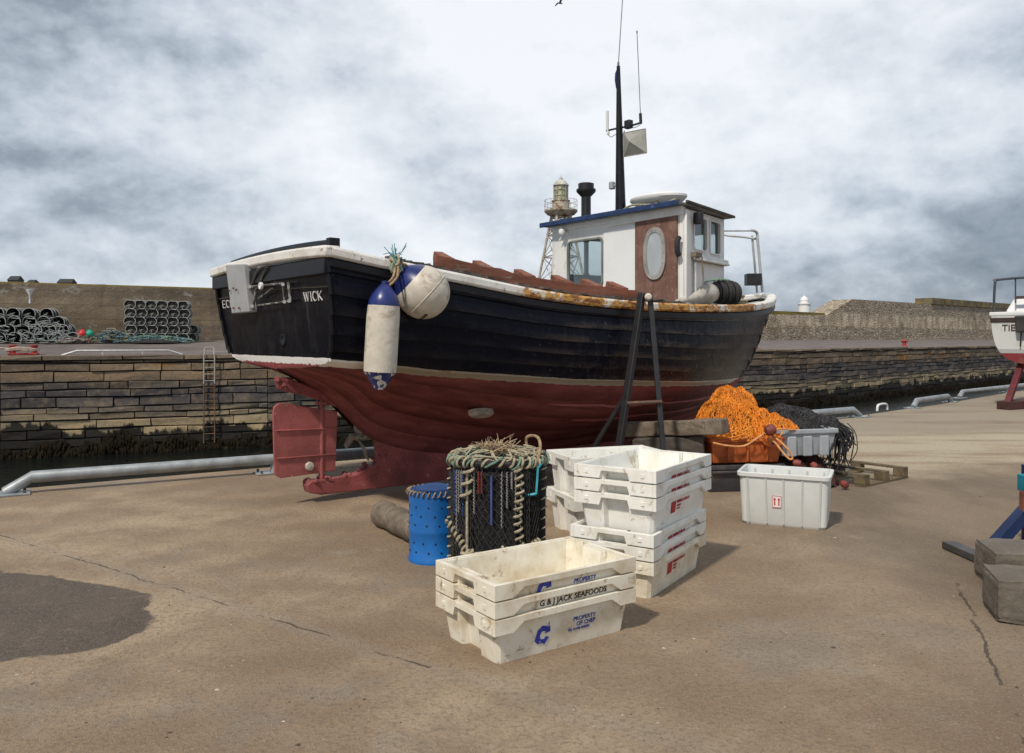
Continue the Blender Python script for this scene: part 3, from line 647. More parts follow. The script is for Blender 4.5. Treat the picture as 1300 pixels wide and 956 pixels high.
# ================================================================== THE BOAT
W_TAB = [(0, 1.345), (.5, 1.30), (1, 1.245), (2.5, 1.125), (4.5, 1.035), (6.84, .99), (7.6, .985)]
ST = {
 0.0: [(.03, 1.245), (.5, 1.262), (.93, 1.30), (1.13, 1.39), (1.24, 1.75), (1.28, 2.14)],
 0.5: [(.04, .97), (.45, 1.12), (.95, 1.20), (1.21, 1.36), (1.31, 1.70), (1.35, 2.06)],
 1.1: [(.05, .52), (.22, .80), (.75, 1.03), (1.20, 1.26), (1.37, 1.62), (1.41, 1.98)],
 2.0: [(.05, .32), (.30, .58), (.85, .83), (1.27, 1.13), (1.43, 1.49), (1.46, 1.865)],
 3.0: [(.05, .27), (.40, .48), (1.0, .74), (1.33, 1.07), (1.48, 1.44), (1.50, 1.805)],
 4.2: [(.05, .27), (.36, .50), (.92, .74), (1.26, 1.05), (1.43, 1.41), (1.47, 1.80)],
 5.3: [(.05, .34), (.24, .52), (.62, .74), (.96, 1.04), (1.17, 1.42), (1.27, 1.84)],
 6.15: [(.045, .54), (.14, .68), (.34, .86), (.58, 1.08), (.80, 1.46), (.98, 1.91)],
 6.75: [(.04, .92), (.08, 1.0), (.18, 1.12), (.31, 1.28), (.46, 1.56), (.64, 1.98)],
 7.15: [(.035, 1.28), (.06, 1.36), (.11, 1.46), (.18, 1.6), (.26, 1.8), (.38, 2.05)],
 7.38: [(.03, 1.75), (.045, 1.80), (.07, 1.86), (.10, 1.93), (.14, 2.0), (.19, 2.08)],
 7.5: [(.02, 2.06), (.022, 2.065), (.025, 2.075), (.03, 2.085), (.035, 2.095), (.04, 2.10)],
}
SK = sorted(ST)
def ctrl(s):                               # interpolate the control points along the boat (Catmull-Rom in s)
    i = max(j for j in range(len(SK)) if SK[j] <= s + 1e-9); i = min(i, len(SK) - 2)
    t = (s - SK[i]) / (SK[i + 1] - SK[i])
    a = ST[SK[max(i - 1, 0)]]; b = ST[SK[i]]; c = ST[SK[i + 1]]; d = ST[SK[min(i + 2, len(SK) - 1)]]
    h = SK[i + 1] - SK[i]
    out = []
    for k in range(6):
        r = []
        for q in (0, 1):
            m0 = (c[k][q] - a[k][q]) / (SK[i + 1] - SK[max(i - 1, 0)]) * h if i > 0 else (c[k][q] - b[k][q])
            m1 = (d[k][q] - b[k][q]) / (SK[min(i + 2, len(SK) - 1)] - SK[i]) * h if i + 2 < len(SK) else (c[k][q] - b[k][q])
            t2 = t * t; t3 = t2 * t
            r.append((2 * t3 - 3 * t2 + 1) * b[k][q] + (t3 - 2 * t2 + t) * m0 + (-2 * t3 + 3 * t2) * c[k][q] + (t3 - t2) * m1)
        out.append((r[0], r[1], 0))
    return out
def rake(s, z): return .13 * max(0.0, 1 - s / .9) * max(0.0, 2.14 - z)
def section(s): return spline(ctrl(s), 12)
def sheer(s): c = ctrl(s)[-1]; return c[0], c[1]
def samp(pts, t):
    f = t * (len(pts) - 1); i = min(int(f), len(pts) - 2); return pts[i].lerp(pts[i + 1], f - i)
STAT = [i * .1 for i in range(0, 75)] + [7.45, 7.5]
NR, NS, SUB = 5, 6, 3                       # strakes below and above the waterline, rows in each
def hull_rows(s):
    sec = section(s); w = lerp_tab(W_TAB, s); n = len(sec)
    tw = 0.0
    for i in range(n - 1):
        if sec[i].y <= w < sec[i + 1].y: tw = (i + (w - sec[i].y) / (sec[i + 1].y - sec[i].y)) / (n - 1); break
    rows = []
    fade = min(1, max(0, (7.45 - s) / .4))
    for k in range(NR + NS):
        if k < NR: t0, t1, off = tw * k / NR, tw * (k + 1) / NR, .007
        else:
            j = k - NR; t0, t1, off = tw + (1 - tw) * j / NS, tw + (1 - tw) * (j + 1) / NS, .024
        for q in range(SUB):
            t = t0 + (t1 - t0) * q / (SUB - 1); p = samp(sec, t)
            o = off * (1 - q / (SUB - 1)) * fade
            e = 1e-3; pa = samp(sec, max(0, t - .02)); pb = samp(sec, min(1, t + .02)); tn = (pb - pa); 
            nn = Vector((tn.y, -tn.x, 0)); nn = nn.normalized() if nn.length > 1e-6 else Vector((1, 0, 0))
            y = p.x + nn.x * o; z = p.y + nn.y * o
            rows.append((y, z, z - w, 1.0 if q == 0 else 0.0))
        # a middle row close to the lap keeps the wear line narrow
    return rows
def build_boat():
    boat = empty('fishing_boat', BO, BA, 'black and red wooden fishing boat on timber blocks with white wheelhouse', 'boat')
    m = MB(); wl = []; lp = []
    rows = [hull_rows(s) for s in STAT]; nr = len(rows[0]); ns = len(STAT)
    for side in (1, -1):
        vs = []
        for s, rw in zip(STAT, rows):
            for (y, z, w, l) in rw: vs.append((s + rake(s, z), side * -y, z)); wl.append(w); lp.append(l)
        fs = [(i * nr + j, (i + 1) * nr + j, (i + 1) * nr + j + 1, i * nr + j + 1) for i in range(ns - 1) for j in range(nr - 1)]
        m.add(vs, fs)
    m.att = {'wl': wl, 'lap': lp}
    m.build('hull', hull_paint, boat, angle=24)
    # transom
    m = MB(); wl = []; rw = rows[0]; mid = []
    for (y, z, w, l) in rw:
        for k in range(-6, 7):
            yy = y * k / 6; zz = z
            cur = -.02 * (1 - (k / 6) ** 2)
            m.v.append((rake(0, zz) + .004 + cur, yy, zz)); wl.append(zz - 1.352)
    for i in range(len(rw) - 1):
        for k in range(12): m.f.append((i * 13 + k, i * 13 + k + 1, (i + 1) * 13 + k + 1, (i + 1) * 13 + k)); m.m.append(0)
    m.att = {'wl': wl}; tr = m.build('transom', transom_paint, boat)
    # edge beading of the transom and black strake under the white rail
    m = MB(); pr = [(rake(0, z) - .012, -y, z) for (y, z, w, l) in rw if z > 1.36]
    m.tube(pr, .018, 6); m.build('transom_bead', black_paint, boat); m = MB(); m.tube([(a, -b, c) for a, b, c in pr], .018, 6); m.build('transom_bead', black_paint, boat)
    # keel, sternpost, skeg and stem
    out = [(.10, 1.17), (.13, 1.06), (.20, 1.03), (.38, .985), (.62, .90), (.87, .79), (1.02, .68), (1.09, .56), (1.13, .40), (1.10, .30), (.98, .26), (.87, .215), (.62, .21), (.43, .205), (.38, .17), (.40, .10), (.52, .065), (.9, .062),
           (1.47, .055), (3, .055), (5.0, .09), (5.55, .19), (5.85, .34), (6.12, .49), (6.5, .70), (6.86, .93), (7.13, 1.18), (7.31, 1.46), (7.45, 1.78), (7.56, 2.13),
           (7.44, 2.10), (7.28, 1.7), (7.12, 1.38), (6.8, 1.05), (6.3, .76), (5.7, .52), (5.2, .4), (4, .35), (2, .42), (1.35, .62), (1.1, .78), (.87, .92), (.5, 1.03), (.3, 1.12)]
    m = MB(); m.prism(out, lambda u, v, k: (u, (-.055, .055)[k], v)); m.build('keel', keel_paint, boat, smooth=False, bevel=.012)
    rn = random.Random(4)
    m = MB()                                # crusted growth on the skeg and sternpost
    for k in range(46):
        s = rn.uniform(.4, .85); z = .21 + rn.uniform(-.03, .012)
        if k > 24: s = rn.uniform(.9, 1.2); z = .24 + (s - .9) * .5 + rn.uniform(-.05, .03)
        if k > 38: s = rn.uniform(.11, .32); z = 1.05 + rn.uniform(-.02, .1)
        r_ = rn.uniform(.014, .034); T = Matrix.Translation((s, rn.uniform(-.05, .05), z))
        m.lathe([(.002, -r_), (r_ * .8, -r_ * .5), (r_, 0), (r_ * .7, r_ * .6), (.002, r_)], 7, T)
    tag(m.build('barnacle_growth', red_lump, boat), kind='stuff')
    # rails
    def rail(name, zoff, w, h, out_, mat, s0=0.0, s1=7.5, bev=.02, tr_=True, n_=75):
        m = MB()
        for side in (1, -1):
            vs = []; ss = [s0 + (s1 - s0) * i / n_ for i in range(n_ + 1)]
            for s in ss:
                b, z = sheer(s); b2, _ = sheer(min(7.5, s + .02)); b1, _ = sheer(max(0, s - .02))
                tx = Vector((.04, b2 - b1)).normalized(); nx = Vector((-tx.y, tx.x))
                o = b + out_; 
                P = lambda q, zz: (s + nx.x * (q - b) , side * -(b + nx.y * (q - b)), zz)
                vs += [P(o, z + zoff), P(o, z + zoff + h), P(o - w, z + zoff + h), P(o - w, z + zoff)]
            fs = [(i * 4 + j, (i + 1) * 4 + j, (i + 1) * 4 + (j + 1) % 4, i * 4 + (j + 1) % 4) for i in range(n_) for j in range(4)]
            fs += [(3, 2, 1, 0), tuple(n_ * 4 + j for j in range(4))]
            m.add(vs, fs)
        return m.build(name, mat, boat, bevel=bev, angle=50)
    g = rail('gunwale', -.01, .13, .085, .045, gunwale_paint)
    rail('rubbing_strake', -.085, .05, .07, .03, black_paint, 0.0, 7.3, .012)
    b0, z0 = sheer(0)
    m = MB()
    n_ = 16
    for k in range(n_):                      # white rail across the transom with a slight crown
        y0 = -b0 - .045 + (2 * b0 + .09) * k / n_; y1 = -b0 - .045 + (2 * b0 + .09) * (k + 1) / n_
        c0 = .03 * (1 - (y0 / b0) ** 2); c1 = .03 * (1 - (y1 / b0) ** 2)
        m.add([(-.05, y0, z0 - .012 + c0), (-.05, y1, z0 - .012 + c1), (-.05, y1, z0 + .078 + c1), (-.05, y0, z0 + .078 + c0), (.09, y0, z0 - .012 + c0), (.09, y1, z0 - .012 + c1), (.09, y1, z0 + .078 + c1), (.09, y0, z0 + .078 + c0)],
              [(0, 1, 2, 3), (3, 2, 6, 7), (7, 6, 5, 4), (4, 5, 1, 0)] + ([(0, 3, 7, 4)] if k == 0 else []) + ([(1, 5, 6, 2)] if k == n_ - 1 else []))
    m.build('stern_rail', gunwale_paint, boat, bevel=.018)
    m = MB(); m.box((-.018, 0, z0 - .075), (.036, 2 * b0 + .02, .125)); m.build('stern_strake', black_paint, boat, bevel=.008)
    m = MB(); pts = [(.10, y, z0 + .105 + .04 * (1 - (y / 1.3) ** 2)) for y in [1.1 - i * .22 for i in range(11)]]
    m.tube(pts, .035, 4)
    m.box((.12, -1.12, z0 + .125), (.09, .07, .07)); m.build('stern_capping', black_paint, boat, bevel=.006)
    # deck
    m = MB(); vs = []; ds = [i * .15 for i in range(50)]
    for s in ds:
        b, z = sheer(s); zz = z - .07 + (.02 if s > 5.5 else -.16 if s < 4 else -.06)
        vs += [(s, -b + .05, zz), (s, 0, zz + .03), (s, b - .05, zz)]
    m.add(vs, [(i * 3 + j, i * 3 + j + 1, (i + 1) * 3 + j + 1, (i + 1) * 3 + j) for i in range(len(ds) - 1) for j in (0, 1)])
    m.build('deck', MAT('grey_deck_paint', (.30, .32, .32), .7, vary=.3, vs=3), boat)
    # broken inboard board with stubs of the old frames along the starboard side
    m = MB(); ss = [.95 + i * .13 for i in range(19)]; pts = []
    for s in ss:
        b, z = sheer(s); pts.append((s, -(b - .10), z + .135))
    m.ribbon(pts, .045, .135, rag=.012)
    m.build('bulwark_board', rust_wood, boat, bevel=.004)
    m = MB(); rn = random.Random(9)
    for k in range(70):
        s = rn.uniform(.45, 4.0); b, z = sheer(s)
        m.box((s, -(b - rn.uniform(.03, .12)), z + .08 + rn.uniform(0, .025)), (rn.uniform(.05, .18), rn.uniform(.02, .06), rn.uniform(.012, .035)), Mx=Matrix.Rotation(rn.uniform(-.2, .2), 3, 'Z') @ Matrix.Rotation(rn.uniform(-.15, .15), 3, 'Y'))
    m.build('rotten_covering_board', rot_wood, boat, smooth=False)
    for k, s in enumerate((1.12, 1.52, 1.98, 2.42, 2.80, 3.15)):
        b, z = sheer(s); m = MB(); m.beam((s, -(b - .13), z + .175), (s + .05, -(b - .40), z + .26), .085, .075); m.build('frame_stub', rust_wood, boat, bevel=.006)
    for side in (1,):
        m = MB(); pts = []
        for s in [.5 + i * .25 for i in range(14)]:
            b, z = sheer(s); pts.append((s, b - .1, z + .09))
        m.ribbon(pts, .05, .10)
        m.build('port_board', timber_dark, boat)
    # ---------------- wheelhouse: vertical walls on a plan that narrows forward
    A = 4.26; FW = 5.38; hA0 = -.99; hA1 = 1.19; zt = 3.0
    yS, yP = -hA1, .99                       # starboard and port ends of the aft wall (boat y = -n)
    yS2, yP2 = -.89, .78
    wh = empty('wheelhouse'); wh.parent = boat
    floor = 1.70
    def wall(name, a, b, z0, z1, thick, holes=(), mat=white_paint, bev=.006):
        # wall from a to b (x, y), outward side to the right of a->b; holes are (u0, u1, z0, z1, r) rounded openings
        a = Vector(a); b = Vector(b); d = b - a; L = d.length; d.normalize(); n = Vector((d.y, -d.x))
        m = MB()
        def rect(u0, u1, v0, v1):
            if u1 - u0 < .004 or v1 - v0 < .004: return
            ps = []
            for o in (0, -thick):
                for u, v in ((u0, v0), (u1, v0), (u1, v1), (u0, v1)):
                    p = a + d * u + n * o; ps.append((p.x, p.y, v))
            m.add(ps, [(0, 1, 2, 3), (7, 6, 5, 4), (0, 4, 5, 1), (1, 5, 6, 2), (2, 6, 7, 3), (3, 7, 4, 0)])
        if not holes: rect(0, L, z0, z1)
        else:
            hs = sorted(holes); u = 0
            for (u0, u1, v0, v1, r) in hs:
                rect(u, u0, z0, z1); rect(u0, u1, z0, v0); rect(u0, u1, v1, z1)
                for cx, cz, sx, sz in ((u0, v0, 1, 1), (u1, v0, -1, 1), (u1, v1, -1, -1), (u0, v1, 1, -1)):   # corner fillets
                    arc = [(cx + sx * r - sx * r * math.cos(t * math.pi / 10), cz + sz * r - sz * r * math.sin(t * math.pi / 10)) for t in range(6)]
                    poly = [(cx, cz)] + arc
                    def fn(uu, vv, k):
                        p = a + d * uu + n * (-.0015, -thick + .0015)[k]; return (p.x, p.y, vv)
                    m.prism(poly, fn)
                u = u1
            rect(u, L, z0, z1)
        return m.build(name, mat, wh, smooth=False), a, d, n, L
    def rrect(u0, u1, v0, v1, r, k=6):
        pts = []
        for cx, cz, s0 in ((u1 - r, v1 - r, 0), (u0 + r, v1 - r, 1), (u0 + r, v0 + r, 2), (u1 - r, v0 + r, 3)):
            for t in range(k + 1):
                an = (s0 + t / k) * math.pi / 2; pts.append((cx + r * math.cos(an), cz + r * math.sin(an)))
        return pts
    def window(par, a, d, n, u0, u1, v0, v1, r, fr, frame_mat, pane_mat, deep=.02, name='window'):
        loop = rrect(u0 + fr * .3, u1 - fr * .3, v0 + fr * .3, v1 - fr * .3, r)
        m = MB(); m.tube([(a.x + d.x * u + n.x * .008, a.y + d.y * u + n.y * .008, v) for u, v in loop], fr * .6, 6, True); f = m.build(name, frame_mat, par)
        m = MB(); m.prism(rrect(u0, u1, v0, v1, r), lambda u, v, k: (a.x + d.x * u - n.x * (deep + .005 * k), a.y + d.y * u - n.y * (deep + .005 * k), v)); m.build('pane', pane_mat, f, smooth=False)
        return f
    # aft wall: runs from port to starboard
    pw0 = bs(721, 307, A); pw1 = bs(766, 361, A); pd0 = bs(808, 262, A); pd1 = bs(861, 262, A)
    def U(y): return yP - y                  # distance along the aft wall from its port end
    w0 = (U(pw0.y), U(pw1.y), pw1.z - .02, pw0.z, .06)
    o_, a, d, n, L = wall('aft_wall', (A, yP), (A, yS), floor, zt - .04, .04, [w0])
    window(wh, a, d, n, w0[0], w0[1], w0[2], w0[3], .06, .028, MAT('window_seal', (.22, .23, .22), .6), glass, .03)
    dm = MB(); du0, du1 = U(pd0.y), U(pd1.y)
    dm.add([], [])
    def AW(u, v, off): p = a + d * u + n * off; return (p.x, p.y, v)
    dm.prism([(du0, floor), (du1, floor), (du1, 2.93), (du0, 2.90)], lambda u, v, k: AW(u, v, (.003, .028)[k]))
    dr = dm.build('door', ply_door, wh, smooth=False, bevel=.004)
    c0 = bs(834, 322, A); cu = U(c0.y); rw_, rh_ = .135, .26
    def oval(rx, rz, k=40):
        return [(cu + rx * math.copysign(abs(math.cos(t * 2 * math.pi / k)) ** .8, math.cos(t * 2 * math.pi / k)), c0.z + rz * math.copysign(abs(math.sin(t * 2 * math.pi / k)) ** .85, math.sin(t * 2 * math.pi / k))) for t in range(k)]
    m = MB(); oo = oval(rw_ + .03, rh_ + .035); ii = oval(rw_ - .02, rh_ - .02); k = len(oo)
    vs = [AW(u, v, .034) for u, v in oo] + [AW(u, v, .050) for u, v in oo] + [AW(u, v, .050) for u, v in ii] + [AW(u, v, .034) for u, v in ii]
    m.add(vs, [(r_ * k + i, r_ * k + (i + 1) % k, ((r_ + 1) % 4) * k + (i + 1) % k, ((r_ + 1) % 4) * k + i) for r_ in range(4) for i in range(k)])
    for t in range(14):
        an = 2 * math.pi * t / 14; u = cu + (rw_ + .006) * math.cos(an); v = c0.z + (rh_ + .008) * math.sin(an)
        m.tube([AW(u, v, .049), AW(u, v, .056)], .007, 6)
    pf = m.build('porthole', MAT('porthole_alloy', (.42, .41, .38), .5, .3, spot=((.22, .16, .11), 14, .6, .7)), dr)
    m = MB(); m.prism(oval(rw_ - .005, rh_ - .005), lambda u, v, k: AW(u, v, (.036, .041)[k])); m.build('pane', frosted, dr, smooth=False)
    # flat white panel right of the window and drip moulding under the eaves
    m = MB(); m.prism([(U(bs(767, 300, A).y), floor), (du0 - .006, floor), (du0 - .006, 2.84), (U(bs(767, 300, A).y), 2.80)], lambda u, v, k: AW(u, v, (.003, .012)[k])); m.build('panel', white_paint2, wh, smooth=False)
    m = MB(); m.prism([(.0, 2.90), (1.05, 2.90), (1.05, 2.86), (L + .01, 2.87), (L + .01, 2.99), (.0, 2.99)], lambda u, v, k: AW(u, v, (.004, .032)[k])); m.build('fascia', white_paint, wh, smooth=False, bevel=.008)
    lamp = bs(720, 296, A); m = MB(); u = U(lamp.y); m.tube([AW(u, lamp.z, .0), AW(u, lamp.z, .07)], .02, 8); m.tube([AW(u - .03, lamp.z - .02, .05), AW(u - .08, lamp.z - .09, .06)], .01, 6)
    T = Matrix.Translation(AW(u, lamp.z + .01, .09)); m.lathe([(.004, -.045), (.035, -.03), (.045, 0), (.035, .03), (.004, .045)], 12, T); m.build('deck_lamp', white_paint2, wh)
    # starboard side wall with two windows (tapers inward going forward)
    SA = (A, yS); SF = (FW, yS2); Ls = math.hypot(FW - A, yS2 - yS)
    sd = Vector((FW - A, yS2 - yS)).normalized(); sn = Vector((sd.y, -sd.x))
    def side_uv(px, py):                     # hit the starboard wall plane
        r = Vector(((px - 650) / F, 1, -(py - HOR) / F)); o = Vector((0, 0, H))
        W0 = BO + BD * A - BN * yS * 1.0     # boat y = -n  ->  world offset along BN is -y
        dw = BD * sd.x - BN * sd.y; nw = BD * sn.x - BN * sn.y
        t = (W0 - o).dot(nw) / r.dot(nw); p = o + r * t; return (p - W0).dot(dw), p.z
    hs = []
    for (xa, ya, xb, yb) in ((880, 272, 897, 320), (900.5, 278, 914, 325)):
        u0, va = side_uv(xa, ya); u1, vb = side_uv(xb, yb); _, vc = side_uv(xa, yb - 3); hs.append((u0, u1, (vb + vc) / 2, va - .01, .045))
    o_, sa, d2, n2, L2 = wall('side_wall', SA, SF, floor, zt - .05, .04, hs)
    for h_ in hs: window(wh, sa, d2, n2, h_[0], h_[1], h_[2], h_[3], .045, .016, white_paint2, glass, .022)
    m = MB(); zr = hs[0][2] - .09
    for (z_, hh, oo_) in ((zr, .07, .05), (zr - .02, .03, .065)):
        p0 = sa + d2 * (.22) + n2 * (oo_ / 2 + .003); p1 = sa + d2 * (L2 + .02) + n2 * (oo_ / 2 + .003); m.beam((p0.x, p0.y, z_), (p1.x, p1.y, z_), oo_, hh)
    m.build('sill', white_paint, wh, bevel=.012)
    m = MB()
    for (u_, w_, z0_, z1_) in ((.07, .13, floor, zt - .07), (.27, .045, floor, zr - .05)):
        p0 = sa + d2 * u_ + n2 * .02; m.box((p0.x, p0.y, (z0_ + z1_) / 2), (w_, .034, z1_ - z0_), math.atan2(d2.y, d2.x))
    m.build('corner_post', white_paint, wh, bevel=.014)
    # remaining walls
    wall('port_wall', (FW, yP2), (A, yP), floor, zt - .05, .04, [(.20, .60, 2.36, 2.82, .04), (.65, 1.02, 2.36, 2.82, .04)])
    m = MB(); m.box((A + .75, .35, 1.98), (.5, .7, .5)); m.box((A + 1.1, -.1, 2.0), (.3, 1.2, .6)); m.build('console', grey_plastic, wh, smooth=False, bevel=.01)
    m = MB(); m.tube([(A + .5, .45, 2.55), (A + .62, .0, 2.0)], .012, 6); m.build('control_lever', black_steel, wh)
    wall('front_wall', (FW, yS2), (FW, yP2), floor, zt - .05, .04, [(.10, .76, 2.30, 2.80, .05), (.88, 1.54, 2.30, 2.80, .05)])
    # roof: slab that falls slightly forward, blue aft edge, dark side edge
    ov = .07
    rf = [(A - .12, yP + ov), (A - .12, yS - .04), (A + .02, yS - ov), (FW + .07, yS2 - ov), (FW + .07, yP2 + ov)]
    m = MB()
    def crown(x, y): return .05 * (1 - (y / 1.2) ** 2)
    m.prism(rf, lambda u, v, k: (u, v, zt - .035 + (0, .03)[k])); ro = m.build('roof', MAT('roof_felt', (.16, .17, .17), .8, vary=.4, vs=4), wh, smooth=False, bevel=.005)
    m = MB(); m.beam((A - .135, yP + ov + .02, zt - .012), (A - .135, yS - .04, zt - .012), .03, .062); m.build('roof_trim', blue_trim, wh, bevel=.01)
    m = MB(); m.beam((A - .05, yS - ov - .02, zt + .002), (FW + .08, yS2 - ov - .02, zt - .02), .03, .03); m.build('roof_edge', timber_dark, wh, bevel=.005)
    # mast and everything on it
    mb = bs(788, 262, A + .25); mb.z = zt - .005; mt = bs(785, 84, A + .25)
    def onm(px, py): return bs(px, py, A + .25)
    m = MB(); m.tube([mb, mb.lerp(mt, .35), mt], [.068, .052, .022], 10)
    m.tube([mb, mb + Vector((0, 0, .10))], [.10, .075], 10)
    mast = m.build('mast', black_paint, boat)
    m = MB(); a0 = onm(770, 166); a1 = onm(788, 162); a2 = onm(813, 156); m.tube([a0, a1, onm(800, 160), a2], .012, 6)
    m.tube([a2, onm(814, 151)], .012, 6); m.tube([onm(793, 166), onm(788, 178)], .006, 5)
    m.tube(spline([onm(772, 171), onm(776, 174), onm(781, 171), onm(785, 172)], 5), .004, 5)
    m.tube(spline([onm(798, 162), onm(806, 162), onm(813, 158)], 5), .004, 5); m.build('crossbar', black_steel, mast)
    m = MB(); m.tube([onm(771, 165), onm(771, 141)], .018, 8); m.tube([onm(772, 171), onm(772, 165)], .018, 8); m.build('gps_aerial', white_paint2, mast)
    m = MB(); m.box(onm(798, 158), (.07, .09, .10)); m.build('junction_box', black_steel, mast, bevel=.008)
    m = MB(); m.tube([onm(813.5, 157), onm(813, 144)], .018, 8); m.build('aerial_base', black_steel, mast)
    m = MB(); m.tube([onm(813, 145), onm(808.7, 42)], .0055, 5); m.tube([onm(808.7, 42), onm(808.6, 39)], .009, 6); m.build('whip_aerial', MAT('aerial_grey', (.25, .26, .28), .5, bump=0), mast)
    m = MB(); m.tube([onm(785, 84), onm(785, 79)], .014, 8); m.tube([onm(785, 82), onm(791, -12)], .006, 5); m.build('whip_aerial', MAT('aerial_grey', (.25, .26, .28), .5, bump=0), mast)
    m = MB(); fl = [onm(783, 88), onm(781, 93), onm(780.5, 102), onm(782, 112), onm(784, 116)]
    vs = []
    for i, p in enumerate(fl): vs += [p, p + Vector((.03, -.0, 0)) + Vector((0, -.03 if i in (0, 4) else -.05, 0))]
    m.add(vs, [(i * 2, i * 2 + 1, i * 2 + 3, i * 2 + 2) for i in range(4)]); fo = m.build('flag', fender_blue, mast)
    fo.modifiers.new('s', 'SOLIDIFY').thickness = .006
    # radar reflector: folded octahedral plates in a square outline
    c = onm(806, 181); e = onm(791.5, 169); f_ = onm(819.5, 163.5); g_ = onm(821, 194); h_ = onm(792, 199)
    m = MB(); cc = c + Vector((-.10, 0, 0)); bk = c + Vector((.10, 0, 0))
    m.add([e, f_, g_, h_, cc, bk], [(0, 1, 4), (1, 2, 4), (2, 3, 4), (3, 0, 4), (1, 0, 5), (2, 1, 5), (3, 2, 5), (0, 3, 5)])
    for p, q_ in ((e, f_), (f_, g_), (g_, h_), (h_, e)): m.tube([p, q_], .007, 5)
    m.build('radar_reflector', radar_canvas, mast, smooth=False)
    lp_ = onm(777, 235); m = MB(); m.lathe([(.035, -.05), (.04, -.045), (.04, .03), (.03, .04)], 10, Matrix.Translation(lp_)); m.tube([lp_, onm(787, 237)], .012, 6); m.build('mast_lamp', galv, mast)
    # exhaust
    e0 = bs(744, 272, A + .5); e1 = bs(744, 248, A + .5)
    m = MB(); r0 = .065; m.tube([(e0.x, e0.y, zt - .1), (e0.x, e0.y, e1.z)], r0, 14)
    m.lathe([(r0, 0), (.115, .05), (.13, .07), (.13, .10), (.105, .11), (.105, .175), (.09, .18)], 16, Matrix.Translation((e0.x, e0.y, e1.z - .02))); m.build('exhaust_pipe', black_steel, boat)
    # white canister on the roof
    d0 = bs(834, 258, A + .40); m = MB(); T = Matrix.Translation((A + .42, d0.y, bs(834, 247, A + .42).z - .125)) @ Matrix.Diagonal((1, 1.5, 1, 1))
    m.lathe([(.16, 0), (.23, .02), (.26, .06), (.26, .085), (.2, .12), (.02, .14)], 24, T); m.build('roof_canister', white_paint2, wh)
    m = MB()
    for yy in (-.12, .12): m.box((A + .28, d0.y + yy, zt + .06), (.09, .05, .16))
    m.tube(spline([(A + .1, d0.y + .3, zt + .04), (A + .08, d0.y + .1, zt + .09), (A + .1, d0.y - .3, zt + .05), (A + .15, d0.y - .5, zt + .09)], 6), .013, 6); m.build('canister_cradle', rope_pale, wh)
    m = MB(); m.tube([(A + .1, yS + .15, zt), (A + .1, yS + .15, zt + .07)], .012, 6); m.tube([(A + .3, yS + .1, zt + .01), (A + .7, yS + .25, zt + .03)], .02, 6); m.build('roof_fitting', timber_dark, wh)
    # side lamp, horn and cable on the corner
    u, v = side_uv(877, 278); p = sa + d2 * u + n2 * .09; m = MB(); m.box((p.x, p.y, v), (.08, .09, .13)); m.build('side_lamp', black_steel, wh, bevel=.01)
    p = AW(U(bs(866, 315, A).y), 2.52, .05); m = MB(); m.tube(spline([Vector(p) + Vector((0, 0, .10)), Vector(p) + Vector((-.03, 0, .05)), Vector(p) + Vector((-.03, 0, -.05)), Vector(p) + Vector((0, 0, -.10))], 5), .03, 8); m.build('grab_handle', rubber, wh)
    m = MB(); q0 = sa + d2 * .2 + n2 * .07; m.box((q0.x, q0.y, zr + .02), (.16, .06, .05), math.atan2(d2.y, d2.x)); m.tube([(q0.x + .08, q0.y - .01, zr), (q0.x + .1, q0.y - .015, zr - .3), (q0.x + .05, q0.y - .02, zr - .36)], .009, 6); m.build('cleat_block', timber, wh)
    # pulpit rail at the bow
    P1 = bn(920, 297, .55); P2 = bn(957, 293, .40); P3 = bn(961, 296, .40); P4 = bn(968, 371, .42)
    m = MB(); P0 = Vector((FW - .05, -.6, bn(920, 297, .6).z)); m.tube([P0, P2], .012, 6)
    m.tube(spline([P2 + Vector((-.05, 0, 0)), P2, P3, P3.lerp(P4, .15), P4], 5), .019, 8)
    m.tube([P3 + Vector((.03, .10, -.02)), P4 + Vector((.05, .12, 0))], .016, 8)
    m.tube(spline([P3.lerp(P4, .1) , P3 + Vector((.02, .4, 0)), P3 + Vector((-.1, .8, 0)), P4 + Vector((-.15, .8, 0))], 5), .016, 8); m.build('bow_rail', galv_light, boat)
    # rudder on its stock, with stiffeners and anode
    rp = [bn(x, y, 0) for x, y in ((346, 526), (347, 517), (353, 512), (362, 511.5), (385, 516), (428, 522), (426.5, 560), (425, 597), (400, 601), (356, 607), (350, 604), (348, 600))]
    m = MB(); m.prism([(p.x, p.z) for p in rp], lambda u, v, k: (u, (-.014, .014)[k], v)); rud = m.build('rudder', red_paint, boat, smooth=False, bevel=.006)
    m = MB()
    for (xa, ya, xb, yb) in ((349, 546.5, 427, 543.5), (350, 582, 426, 576)):
        p = bn(xa, ya, 0); q_ = bn(xb, yb, 0)
        m.beam(p, q_, .06, .012)
    m.build('stiffener', red_paint, rud, bevel=.004)
    t0 = bn(408.5, 498, 0); t1 = bn(408, 612, 0); m = MB(); m.tube([(t0.x, 0, t0.z + .1), (t1.x, 0, t1.z)], .026, 12)
    m.tube([(t0.x, 0, t0.z - .03), (t0.x, 0, t0.z - .06)], .06, 12); m.tube([(t0.x, 0, t0.z - .085), (t0.x, 0, t0.z - .115)], .06, 12)
    for an in range(6): m.tube([(t0.x + .047 * math.cos(an * 1.047), .047 * math.sin(an * 1.047), t0.z - .13), (t0.x + .047 * math.cos(an * 1.047), .047 * math.sin(an * 1.047), t0.z - .01)], .01, 6)
    m.build('rudder_stock', red_paint, boat)
